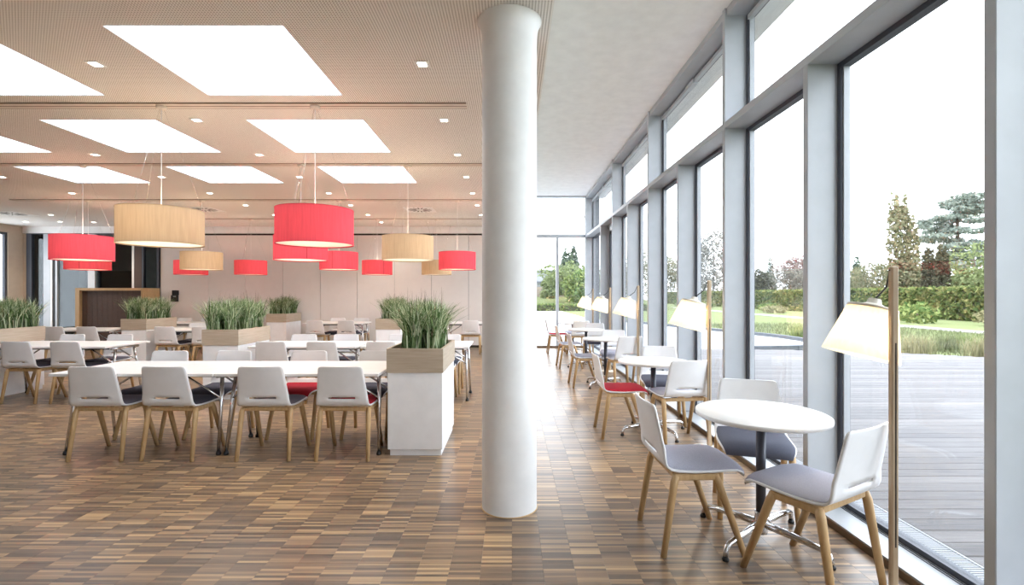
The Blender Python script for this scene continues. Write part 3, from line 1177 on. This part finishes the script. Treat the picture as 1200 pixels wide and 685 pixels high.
def cushion_mesh(mat):
    prof = [(-0.192, 0.474, 0.202), (-0.165, 0.464, 0.211), (-0.1, 0.457, 0.217), (0, 0.455, 0.218), (0.08, 0.457, 0.216), (0.14, 0.459, 0.212),
            (0.185, 0.456, 0.206), (0.213, 0.445, 0.198), (0.228, 0.425, 0.188), (0.233, 0.412, 0.182)]
    us = [-1, -0.97, -0.88, -0.6, -0.2, 0.2, 0.6, 0.88, 0.97, 1]
    mb = MB()
    n = len(us)
    for i, (y, z, w_) in enumerate(prof):
        e = 1.0 if 0 < i < len(prof) - 1 else 0.25
        fr = i / (len(prof) - 1)
        nx, nz = (0.0, 1.0) if fr < 0.65 else (math.sin((fr - 0.65) / 0.35 * 1.2), math.cos((fr - 0.65) / 0.35 * 1.2))
        for u in us:
            k = max(0.0, 1 - abs(u) ** 8) * 0.02 * e + 0.004
            mb.v.append((u * w_, y + nx * k, z + nz * k))
    for i in range(len(prof) - 1):
        for j in range(n - 1):
            mb.f.append((i * n + j, i * n + j + 1, (i + 1) * n + j + 1, (i + 1) * n + j))
            mb.s.append(True)
    # underside
    b0 = len(mb.v)
    for (y, z, w_) in prof:
        for u in (-1, 1):
            mb.v.append((u * w_, y, z - 0.002))
    for i in range(len(prof) - 1):
        mb.f.append((b0 + 2 * i, b0 + 2 * i + 2, b0 + 2 * i + 3, b0 + 2 * i + 1))
        mb.s.append(False)
    return mb.mesh('cushion', mat)


SHELL = chair_shell_mesh()
CUSH = {k: cushion_mesh('pad_' + k) for k in ('charcoal', 'slate', 'grey', 'lilac', 'red')}
LEGM = {}
for sx in (-1, 1):
    LEGM[sx, 0] = MB().tube([(sx * 0.203, -0.148, 0.43), (sx * 0.206, -0.16, 0.395), (sx * 0.218, -0.222, 0.0)], [0.02, 0.0215, 0.0165], 10).mesh('leg', 'oak')
    LEGM[sx, 1] = MB().tube([(sx * 0.203, 0.062, 0.43), (sx * 0.206, 0.078, 0.395), (sx * 0.218, 0.218, 0.0)], [0.02, 0.0215, 0.0165], 10).mesh('leg', 'oak')
RAILM = {sx: MB().bbox(sx * 0.203 - 0.016, sx * 0.203 + 0.016, -0.165, 0.082, 0.405, 0.4405, 0.006).mesh('side_rail', 'oak') for sx in (-1, 1)}
BARM = {y: MB().bbox(-0.187, 0.187, y - 0.014, y + 0.014, 0.408, 0.4395, 0.005).mesh('crossbar', 'oak') for y in (-0.148, 0.062)}


def chair(x, y, facing, pad, label, group):
    """facing: degrees, 0 = towards +Y (away from the camera), 180 = towards the camera, -90 = towards the windows"""
    t = empty('shell_chair', (x, y, 0.0), math.radians(facing))
    place('shell', SHELL, t)
    c = place('cushion', CUSH[pad], t)
    for k in sorted(LEGM):
        place('leg', LEGM[k], t)
    for k in sorted(RAILM):
        place('side_rail', RAILM[k], t)
    for k in sorted(BARM):
        place('crossbar', BARM[k], t)
    tag(t, label, 'chair', group)
    return t


# ================================================================== LONG TABLES
TT = 0.73


def table_proto(L=0.7):
    t = empty('dining_table')
    D = 0.4
    q = L - 0.7
    MB().bbox(-L + 0.001, L - 0.001, -D, D, TT - 0.027, TT, 0.004).build('table_top', 'white_laminate', t)
    m = MB()
    for s in (-1, 1):
        m.bbox(-0.62 - q, 0.62 + q, s * 0.2 - 0.015, s * 0.2 + 0.015, TT - 0.06, TT - 0.0275, 0.003)
    m.build('underframe', 'dark_metal', t)
    for sx in (-1, 1):
        MB().tube([(sx * (0.64 + q), -0.24, TT - 0.05), (sx * (0.64 + q), 0.24, TT - 0.05)], 0.016, 10).build('crossbar', 'chrome', t)
        for sy in (-1, 1):
            lg = MB().tube([(sx * (0.64 + q), sy * 0.16, TT - 0.05), (sx * (0.655 + q), sy * 0.2, 0.45), (sx * (0.668 + q), sy * 0.265, 0.03)], [0.017, 0.016, 0.0135], 10).build('leg', 'chrome', t)
            MB().lathe([(0.0, 0.0), (0.02, 0.0), (0.022, 0.012), (0.016, 0.032), (0.0, 0.034)], 12, (sx * (0.669 + q), sy * 0.267, 0)).build('glide', 'black_plastic', lg)
            MB().tube([(sx * (0.655 + q), sy * 0.2, 0.48), (sx * (0.33 + q), sy * 0.2, TT - 0.045)], 0.009, 8).build('strut', 'chrome', t)
    return t


TABLE = table_proto()
_first = [True]


def dining_table(x0, ynear, label):
    t = TABLE if _first[0] else copy_tree(TABLE)
    _first[0] = False
    t.location = (x0 + 0.7, ynear + 0.4, 0)
    tag(t, label, 'table', 'white folding dining tables')
    return t


R_A, R_B, R_E, R_D = 4.165, 6.33, 9.25, 11.5
dining_table(-3.94, R_A, 'long white dining table in the front row, left half')
dining_table(-2.535, R_A, 'long white dining table in the front row, against the nearest planter')
dining_table(-3.42, R_B, 'white dining table in the second row, beside the middle planter')
dining_table(-1.96, R_B, 'white dining table in the second row, right end by the column')
lt = table_proto(0.85)
lt.location = (-6.10, R_B + 0.4, 0)
tag(lt, 'white dining table in the second row, left of the middle planter', 'table', 'white folding dining tables')
dining_table(-9.05, R_E, 'white dining table in the third row in front of the wooden booth')
dining_table(-6.88, R_E, 'white dining table in the third row, right of the left back planter')
dining_table(-4.92, R_D, 'white dining table in the back row between the small planters')
dining_table(-1.55, R_D, 'white dining table in the back row beside the column')
dining_table(-8.7, R_D, 'white dining table in the back row right of the booth')

G_N = 'white shell chairs at the long tables'
NEAR = lambda ye: ye + 0.18
FAR = lambda ye: ye + 0.785
for x, pad, rz, lab in ((-3.515, 'grey', 2, 'front row chair seen from behind, leftmost, grey cushion'),
                        (-2.895, 'charcoal', -2, 'front row chair seen from behind, second from left, charcoal cushion'),
                        (-2.10, 'grey', 1, 'front row chair seen from behind, third from left, grey cushion'),
                        (-1.43, 'red', 0, 'front row chair seen from behind beside the nearest planter, red cushion')):
    chair(x, NEAR(R_A), rz, pad, 'white shell ' + lab, G_N)
for x, pad, rz, lab in ((-3.62, 'charcoal', 181, 'leftmost on the far side of the front table, facing us'),
                        (-2.95, 'charcoal', 179, 'second from left on the far side of the front table'),
                        (-2.15, 'red', 180, 'third from left on the far side of the front table, red cushion'),
                        (-1.43, 'charcoal', 180, 'rightmost on the far side of the front table, dark cushion')):
    chair(x, FAR(R_A), rz, pad, 'white shell chair ' + lab, G_N)
for x, pad, lab in ((-3.08, 'grey', 'second row chair seen from behind, right of the middle planter'),
                    (-2.43, 'red', 'second row chair seen from behind with red cushion'),
                    (-1.67, 'grey', 'second row chair seen from behind, left of the nearest planter grass'),
                    (-0.98, 'slate', 'second row chair mostly hidden behind the nearest planter'),
                    (-6.33, 'charcoal', 'second row chair seen from behind, at the left picture edge'),
                    (-5.70, 'charcoal', 'second row chair seen from behind at the left table, right one')):
    chair(x, NEAR(R_B), 0, pad, 'white shell ' + lab, G_N)
for x, pad, lab in ((-3.12, 'charcoal', 'far side of second row, first right of the middle planter'),
                    (-2.49, 'charcoal', 'far side of second row, second right of the middle planter'),
                    (-1.66, 'charcoal', 'far side of second row, left of nearest planter grass'),
                    (-0.96, 'slate', 'far side of second row, right end'),
                    (-6.6, 'charcoal', 'far side of the second row left table, left one'),
                    (-5.88, 'charcoal', 'far side of the second row left table, right one')):
    chair(x, FAR(R_B), 180, pad, 'white shell chair on the ' + lab, G_N)
for x, f, pad, lab in ((-8.58, 0, 'charcoal', 'third row before the booth, left, seen from behind'),
                       (-7.96, 0, 'charcoal', 'third row before the booth, right, seen from behind'),
                       (-6.5, 0, 'charcoal', 'third row seen from behind, right of the left back planter'),
                       (-5.8, 0, 'grey', 'third row seen from behind beside middle planter grass'),
                       (-6.58, 180, 'charcoal', 'third row far side, facing us, first past planter'),
                       (-5.95, 180, 'charcoal', 'third row far side, behind the middle planter grass')):
    chair(x, NEAR(R_E) if f == 0 else FAR(R_E), f, pad, 'white shell chair in the ' + lab, G_N)
for x, f, pad, lab in ((-4.6, 0, 'charcoal', 'back row middle table, left, seen from behind'),
                       (-3.87, 0, 'charcoal', 'back row middle table, right, seen from behind'),
                       (-4.45, 180, 'charcoal', 'back row middle table far side, left, facing us'),
                       (-3.85, 180, 'charcoal', 'back row middle table far side, right, facing us'),
                       (-0.97, 0, 'charcoal', 'back row beside the column, seen from behind'),
                       (-8.35, 180, 'charcoal', 'back row left table far side, below the tan pendant, left'),
                       (-7.75, 180, 'charcoal', 'back row left table far side, below the tan pendant, right')):
    chair(x, NEAR(R_D) if f == 0 else FAR(R_D), f, pad, 'white shell chair at the ' + lab, G_N)


# ================================================================== ROUND TABLES
def round_proto():
    t = empty('round_table')
    R = 0.352
    MB().lathe([(0, TT), (R - 0.006, TT), (R - 0.001, TT - 0.003), (R, TT - 0.008), (R - 0.001, TT - 0.022), (R - 0.008, TT - 0.025), (0, TT - 0.025)][::-1], 72).build('table_top', 'white_laminate', t)
    MB().lathe([(0.0, TT - 0.04), (0.11, TT - 0.04), (0.11, TT - 0.0255), (0.0, TT - 0.0255)], 24).build('mounting_plate', 'dark_metal', t)
    p = MB().tube([(0, 0, 0.14), (0, 0, TT - 0.04)], 0.026, 20).build('pillar', 'dark_metal', t)
    MB().tube([(0, 0, TT - 0.065), (0, 0, TT - 0.04)], [0.034, 0.036], 20).build('collar', 'dark_metal', p)
    MB().lathe([(0.0, 0.045), (0.034, 0.045), (0.037, 0.06), (0.034, 0.11), (0.033, 0.15), (0.036, 0.165), (0.03, 0.168), (0.0, 0.168)], 24).build('hub', 'chrome', t)
    for k in range(4):
        a = PI / 2 * k
        c, s = math.cos(a), math.sin(a)
        lg = MB().tube([(c * q, s * q, z) for q, z in ((0.02, 0.098), (0.12, 0.094), (0.24, 0.088), (0.33, 0.078), (0.352, 0.066), (0.36, 0.045), (0.365, 0.018))],
                       [0.021, 0.02, 0.018, 0.015, 0.014, 0.0135, 0.013], 10).build('leg', 'chrome', t)
        MB().lathe([(0, 0), (0.017, 0), (0.019, 0.008), (0.013, 0.02), (0, 0.021)], 12, (c * 0.365, s * 0.365, 0)).build('glide', 'black_plastic', lg)
    return t


RT = round_proto()
ROUND = [(1.42, 2.80, 36, 'nearest round white pedestal table, beside the large bay window'),
         (1.44, 5.00, 20, 'second round white pedestal table from the camera'),
         (1.44, 7.55, 40, 'third round white pedestal table from the camera'),
         (1.44, 9.55, 15, 'fourth round white pedestal table from the camera'),
         (1.46, 11.75, 5, 'farthest round white pedestal table, before the end window')]
for i, (x, y, a, lab) in enumerate(ROUND):
    t = RT if i == 0 else copy_tree(RT)
    t.location = (x, y, 0)
    t.rotation_euler = (0, 0, math.radians(a))
    tag(t, lab, 'table', 'round tables along the glass front')

G_R = 'white shell chairs at the round tables'


def face_deg(fx, fy):
    return math.degrees(math.atan2(-fx, fy))


for x, y, f, pad, lab in (
        (1.025, 2.845, face_deg(1, 0.03), 'lilac', 'left of the nearest round table, pale grey cushion, facing the window'),
        (1.49, 2.45, face_deg(-0.5, 0.87), 'lilac', 'nearest the camera at the first round table, back towards us'),
        (1.575, 3.20, face_deg(-0.32, -0.95), 'slate', 'behind the nearest round table, dark grey cushion, facing us'),
        (1.10, 4.98, face_deg(1, 0.0), 'red', 'with red cushion at the second round table'),
        (1.59, 4.72, face_deg(-0.12, 1), 'lilac', 'before the second round table, back towards us'),
        (1.66, 5.44, face_deg(-0.2, -1), 'slate', 'behind the second round table, facing us'),
        (1.13, 7.58, face_deg(1, 0.05), 'lilac', 'left of the third round table, facing the window'),
        (1.66, 7.28, face_deg(-0.15, 1), 'lilac', 'before the third round table, back towards us'),
        (1.66, 8.02, face_deg(-0.2, -1), 'lilac', 'behind the third round table, facing us'),
        (1.11, 9.5, face_deg(1, 0.05), 'lilac', 'left of the fourth round table, facing the window'),
        (1.68, 10.0, face_deg(-0.2, -1), 'charcoal', 'behind the fourth round table, facing us'),
        (1.07, 11.78, face_deg(1, 0), 'red', 'with red cushion at the farthest round table'),
        (1.55, 11.4, face_deg(-0.1, 1), 'lilac', 'before the farthest round table, back towards us'),
        (1.55, 12.2, face_deg(0, -1), 'lilac', 'behind the farthest round table, against the end window')):
    chair(x, y, f, pad, 'white shell chair ' + lab, G_R)


# ================================================================== PLANTERS WITH GRASS
def planter(x0, y0, label, grass_label, nb, seed, L=0.84, W=0.475):
    t = empty('planter_box', (x0 + W / 2, y0 + L / 2, 0))
    w, l = W / 2, L / 2
    MB().box(-w + 0.018, w - 0.012, -l + 0.018, l - 0.018, 0, 0.055).build('plinth', 'planter_white', t)
    MB().bbox(-w, w, -l, l, 0.056, 0.722, 0.002).build('cabinet', 'planter_white', t)
    m = MB()
    e, th = 0.008, 0.022
    z0, z1 = 0.7225, 0.932
    m.box(-w - e, w + e, -l - e, -l - e + th, z0, z1)
    m.box(-w - e, w + e, l + e - th, l + e, z0, z1)
    m.box(-w - e, -w - e + th, -l - e + th, l + e - th, z0, z1)
    m.box(w + e - th, w + e, -l - e + th, l + e - th, z0, z1)
    m.build('wooden_rim', 'oak_pale', t)
    MB().box(-w + th, w - th, -l + th, l - th, z0, z1 - 0.035).build('soil', 'soil', t)
    tag(t, label, 'planter', 'white planters with pale wooden rims')
    q = np.random.default_rng(seed)
    cx = q.uniform(-w + 0.07, w - 0.07, 26)
    cy = q.uniform(-l + 0.07, l - 0.07, 26)
    k = q.integers(0, 26, nb)
    P = np.stack([np.clip(cx[k] + q.normal(0, 0.03, nb), -w + 0.035, w - 0.035), np.clip(cy[k] + q.normal(0, 0.03, nb), -l + 0.035, l - 0.035), np.full(nb, 0.0)], 1)
    V, rows = blades(P, 0.45, 0.0135, 0.75, seed + 1)
    g = empty('potted_grass', (x0 + W / 2, y0 + L / 2, z1 - 0.034))
    place('leaves', cards_mesh('leaves', V, 'planter_grass'), g)
    n2 = nb // 14
    P2 = P[:n2]
    V2, _ = blades(P2, 0.53, 0.006, 0.3, seed + 2)
    place('seed_stalks', cards_mesh('seed_stalks', V2, 'grass_seed'), g)
    tag(g, grass_label, 'grass plant', 'grasses growing in the planters')


planter(-1.08, 4.26, 'nearest white planter with wooden rim, beside the round column', 'bushy green grass in the nearest planter beside the column', 1500, 500)
planter(-4.13, 6.55, 'white planter with wooden rim between the second row tables', 'green grass in the planter between the second row tables', 1700, 510)
planter(-7.47, 6.50, 'white planter at the left picture edge', 'green grass in the planter at the left picture edge', 2000, 520)
planter(-7.5, 9.42, 'white planter with wooden rim in front of the card reader', 'green grass in the planter below the large tan pendant', 1700, 530)
planter(-6.0, 12.0, 'small looking planter against the back wall', 'dark green grass in the planter against the back wall', 1500, 540)
planter(-2.64, 9.52, 'planter behind the nearest planter, partly hidden by its grass', 'grass in the planter half hidden behind the nearest one', 1500, 550)


# ================================================================== PENDANT LAMPS
PR, PZ0, PZ1 = 0.35, 1.872, 2.205
SHADE_M = {}
for cname in ('red', 'tan'):
    SHADE_M[cname] = MB().lathe([(PR, 0.004), (PR, PZ1 - PZ0 - 0.004)], 72).mesh('drum_shade', 'shade_' + cname)
    SHADE_M[cname, 'edge'] = MB().lathe([(PR - 0.002, 0), (PR + 0.0015, 0), (PR + 0.0015, 0.006), (PR - 0.002, 0.006)], 72, close=True).lathe(
        [(PR - 0.002, PZ1 - PZ0 - 0.006), (PR + 0.0015, PZ1 - PZ0 - 0.006), (PR + 0.0015, PZ1 - PZ0), (PR - 0.002, PZ1 - PZ0)], 72, close=True).mesh('rim_band', 'shade_' + cname)
DIFF_M = MB().lathe([(0.0, 0.012), (PR - 0.003, 0.012)], 72).mesh('diffuser', 'diffuser_white')
CAN_M = MB().lathe([(0.0, -0.03), (0.035, -0.03), (0.045, -0.02), (0.045, 0.0), (0.0, 0.0)], 20).mesh('ceiling_rose', 'track_beige')


def pendant(x, y, cname, label, seam=None):
    t = empty('pendant_lamp', (x, y, PZ0))
    s = place('drum_shade', SHADE_M[cname], t)
    place('rim_band', SHADE_M[cname, 'edge'], s)
    place('diffuser', DIFF_M, t)
    h = ZC - 0.013 - PZ0
    place('ceiling_rose', CAN_M, t, (0, 0, h))
    MB().tube([(0, 0, 0.2), (0, 0, h - 0.03)], 0.0035, 6).build('cord', 'white_paint', t)
    m = MB()
    for k in range(3):
        a = 2 * PI * k / 3 + 0.5
        m.tube([(PR * 0.985 * math.cos(a), PR * 0.985 * math.sin(a), PZ1 - PZ0 - 0.01), (0.02 * math.cos(a), 0.02 * math.sin(a), h - 0.03)], 0.0012, 5)
    m.build('suspension_wire', 'chrome', t)
    if seam is not None:
        a = math.radians(seam)
        m = MB()
        m.box(-0.004, 0.004, -PR - 0.002, -PR + 0.0005, 0.006, PZ1 - PZ0 - 0.006)
        so = m.build('seam', 'seam_red', s)
        so.rotation_euler = (0, 0, a)
    MB().lathe([(0, 0.12), (0.04, 0.13), (0.05, 0.16), (0.04, 0.2), (0.02, 0.22), (0.0, 0.225)], 16).build('lamp_holder', 'white_paint', t)
    lamp('pendant_light', 'POINT', t, (0, 0, 0.20), PENDANT_W, (1.0, 0.80, 0.58), 0.06)
    tag(t, label, 'pendant lamp', 'drum pendant lamps')


for x, y, c, lab, seam in (
        (-3.33, 4.66, 'tan', 'large tan drum pendant, nearest on the left', None),
        (-1.87, 4.66, 'red', 'largest red drum pendant, nearest the camera', None),
        (-5.94, 6.79, 'red', 'red drum pendant at far left, before the dark glass', None),
        (-2.92, 6.79, 'red', 'red drum pendant partly behind the largest red one', 35),
        (-1.44, 6.79, 'tan', 'tan drum pendant left of the column', None),
        (-8.06, 9.33, 'red', 'red drum pendant half hidden behind the far left red one', 20),
        (-5.9, 9.33, 'tan', 'small tan drum pendant under the large tan one', None),
        (-3.29, 9.33, 'red', 'red drum pendant lower right of the largest red one', 0),
        (-1.04, 9.33, 'red', 'red drum pendant just left of the column', None),
        (-7.62, 11.65, 'red', 'red drum pendant behind the small tan one', -30),
        (-6.2, 11.65, 'red', 'small red drum pendant before the wall, left of the largest red', None),
        (-3.2, 11.65, 'red', 'small red drum pendant left of the tan pendant by the column', 40),
        (-1.79, 11.65, 'tan', 'small tan drum pendant partly hidden by the red one at the column', None)):
    pendant(x, y, c, lab, seam)

# ================================================================== DOWNLIGHTS
DL_FRAME = MB()
for (a, b, c, d) in ((-0.05, 0.05, -0.05, -0.034), (-0.05, 0.05, 0.034, 0.05), (-0.05, -0.034, -0.034, 0.034), (0.034, 0.05, -0.034, 0.034)):
    DL_FRAME.box(a, b, c, d, -0.006, -0.001)
DL_FRAME = DL_FRAME.mesh('trim_ring', 'ceiling_white')
DL_LENS = MB().box(-0.034, 0.034, -0.034, 0.034, -0.005, -0.001).mesh('lens', 'downlight_glow')
rows = [3.83, 5.06, 6.31, 7.5, 8.7, 9.88, 11.07, 12.2]
cols = [(-0.70, 'in the line beside the column', rows[:7]), (-3.25, 'in the line between the two right skylights', rows),
        (-5.36, 'in the line between the two left skylights', rows[2:7]), (-7.8, 'in the line left of all skylights', rows[3:7]),
        (-10.4, 'in the leftmost line over the booth', rows[6:])]
for X, where, ys_ in cols:
    for i, y in enumerate(ys_):
        t = empty('downlight', (X, y, ZC))
        place('trim_ring', DL_FRAME, t)
        place('lens', DL_LENS, t)
        lamp('downlight_beam', 'SPOT', t, (0, 0, -0.02), DOWNLIGHT_W, (1.0, 0.88, 0.74), 0.05, math.radians(115), 0.7)
        tag(t, 'small square recessed downlight, %s from the camera %s' % (ORD[i], where), 'downlight', 'recessed ceiling downlights')
for i, (px, py) in enumerate(((30, 259.5), (70.5, 259.5))):
    Y = FPX * (ZC - CAMH) / (HOR - py)
    t = empty('downlight', (px2x(px, Y), Y, ZC))
    place('trim_ring', DL_FRAME, t)
    place('lens', DL_LENS, t)
    lamp('downlight_beam', 'SPOT', t, (0, 0, -0.02), DOWNLIGHT_W, (1.0, 0.88, 0.74), 0.05, math.radians(115), 0.7)
    tag(t, 'small recessed downlight in the far left corner, %s one' % ('left' if i == 0 else 'right'), 'downlight', 'recessed ceiling downlights')

# ceiling air diffusers
for X, Y, lab in ((-6.5, 10.35, 'square ceiling air vent right of the large tan pendant'), (-1.95, 10.4, 'square ceiling air vent left of the column'),
                  (-11.1, 10.9, 'square ceiling air vent at the far left')):
    t = empty('ceiling_vent', (X, Y, ZC))
    m = MB()
    m.box(-0.3, 0.3, -0.3, 0.3, -0.008, -0.001)
    m.build('plate', 'ceiling_white', t)
    for k in range(16):
        a = 2 * PI * k / 16
        o = MB().box(0.09, 0.25, -0.012, 0.012, -0.0095, -0.0082).build('slot', 'dark_line', t)
        o.rotation_euler = (0, 0, a)
    tag(t, lab, 'air vent', 'ceiling air vents')


# ================================================================== FLOOR LAMPS
def floor_lamp(x, y, rz, label):
    t = empty('floor_lamp', (x, y, 0), 0)
    rz = math.radians(rz)
    HT = 1.53
    MB().lathe([(0, 0), (0.124, 0), (0.126, 0.004), (0.124, 0.01), (0.11, 0.013), (0, 0.014)], 48, (-0.045, -0.02, 0)).build('base', 'base_cream', t)
    p = MB().bbox(-0.0165, 0.0165, -0.014, 0.014, 0.012, HT, 0.006).build('pole', 'pole_wood', t)
    MB().box(-0.0035, 0.0035, -0.0146, -0.0139, 0.25, 1.18).build('cord_slot', 'dark_line', p)
    # shade hangs beside the pole, tipped towards the room (local -x)
    tilt = math.radians(15)
    M = Matrix.Rotation(tilt, 4, 'Y')
    off = 0.14 if rz > -1 else 0.185
    c = Vector((-off * math.cos(rz), -off * math.sin(rz), 1.335))
    H, r1, r0 = 0.245, 0.105, 0.165
    s = MB().lathe([(r0, -H), (r1, 0)], 56, c, M).build('shade', 'shade_cream', t)
    MB().lathe([(r1 + 0.002, -0.012), (r1 + 0.003, -0.002), (r1, 0.004), (0.06, 0.01), (0.032, 0.022), (0.026, 0.045), (0.0, 0.048)], 40, c, M).build('shade_cap', 'base_cream', t)
    bulb = M @ Vector((0, 0, -0.1)) + c
    MB().lathe([(0.0, -0.02), (0.02, -0.01), (0.02, 0.07), (0.0, 0.08)], 16, bulb, M).build('lamp_holder', 'white_paint', t)
    top = M @ Vector((0, 0, 0.046)) + c
    MB().tube([tuple(top), tuple(top.lerp(Vector((0, 0, HT - 0.015)), 0.5) + Vector((0.012, 0, -0.012))), (-0.016, 0, HT - 0.015)], 0.0045, 8).build('cord', 'black_plastic', t)
    lamp('lamp_light', 'POINT', t, tuple(M @ Vector((0, 0, -0.15)) + c), FLOORLAMP_W, (1.0, 0.84, 0.6), 0.035)
    tag(t, label, 'floor lamp', 'wooden floor lamps along the glass front')


for x, y, rz, lab in ((1.745, 2.245, -102, 'nearest wooden floor lamp with glowing cream shade'),
                      (1.80, 4.48, 0, 'second wooden floor lamp from the camera, tilted cream shade'),
                      (1.80, 7.0, 0, 'third wooden floor lamp from the camera with cream shade'),
                      (1.80, 9.0, 0, 'fourth wooden floor lamp from the camera with cream shade'),
                      (1.80, 10.9, 0, 'farthest wooden floor lamp with cream shade')):
    floor_lamp(x, y, rz, lab)

# ================================================================== BOOTH, CARD READER, SENSOR
Yb = 12.2
bx0, bx1 = px2x(88, Yb), px2x(167, Yb)
bt = empty('seating_booth', ((bx0 + bx1) / 2, Yb + 0.3, 0))
w2 = (bx1 - bx0) / 2
MB().box(-w2, -w2 + 0.1, -0.3, 0.3, 0, 1.5).build('side_panel', 'oak', bt)
MB().box(w2 - 0.04, w2, -0.3, 0.3, 0, 1.5).build('side_panel', 'oak', bt)
MB().box(-w2, w2, -0.3, 0.3, 1.501, 1.565).build('top_board', 'oak', bt)
for k in range(12):
    a = -w2 + 0.101 + k * (2 * w2 - 0.142) / 12
    MB().bbox(a + 0.002, a + (2 * w2 - 0.142) / 12 - 0.002, -0.22, -0.17, 0.02, 1.5, 0.004).build('back_panel', 'brown_panel', bt)
MB().bbox(-w2 + 0.101, w2 - 0.041, -0.16, 0.29, 0.1, 0.45, 0.02).build('bench', 'brown_panel', bt)
tag(bt, 'wood-framed booth with dark brown panel at the back left', 'booth')

crd = empty('card_reader', (px2x(205.5, YB), YB, ztop(347, YB)))
MB().bbox(-0.09, 0.09, -0.05, -0.001, -0.14, 0.03, 0.006).build('housing', 'black_plastic', crd)
MB().bbox(-0.075, 0.1, -0.03, -0.001, 0.031, 0.16, 0.006).build('upper_box', 'black_plastic', crd)
MB().box(-0.03, 0.05, -0.052, -0.0505, -0.02, 0.01).build('display', 'sill_white', crd)
tag(crd, 'small black wall-mounted card reader on the back wall', 'card reader')

sn = empty('wall_sensor', (XI - 0.001, FACE_END - 0.02, 3.45))
MB().lathe([(0, 0.03), (0.04, 0.028), (0.06, 0.015), (0.065, 0.0), (0, 0)], 20, M=Matrix.Rotation(-PI / 2, 4, 'Y')).build('housing', 'white_paint', sn)
MB().lathe([(0, 0.04), (0.02, 0.036), (0.025, 0.028)], 16, M=Matrix.Rotation(-PI / 2, 4, 'Y')).build('lens', 'sill_white', sn)
tag(sn, 'small white sensor on the last post before the end window', 'sensor')
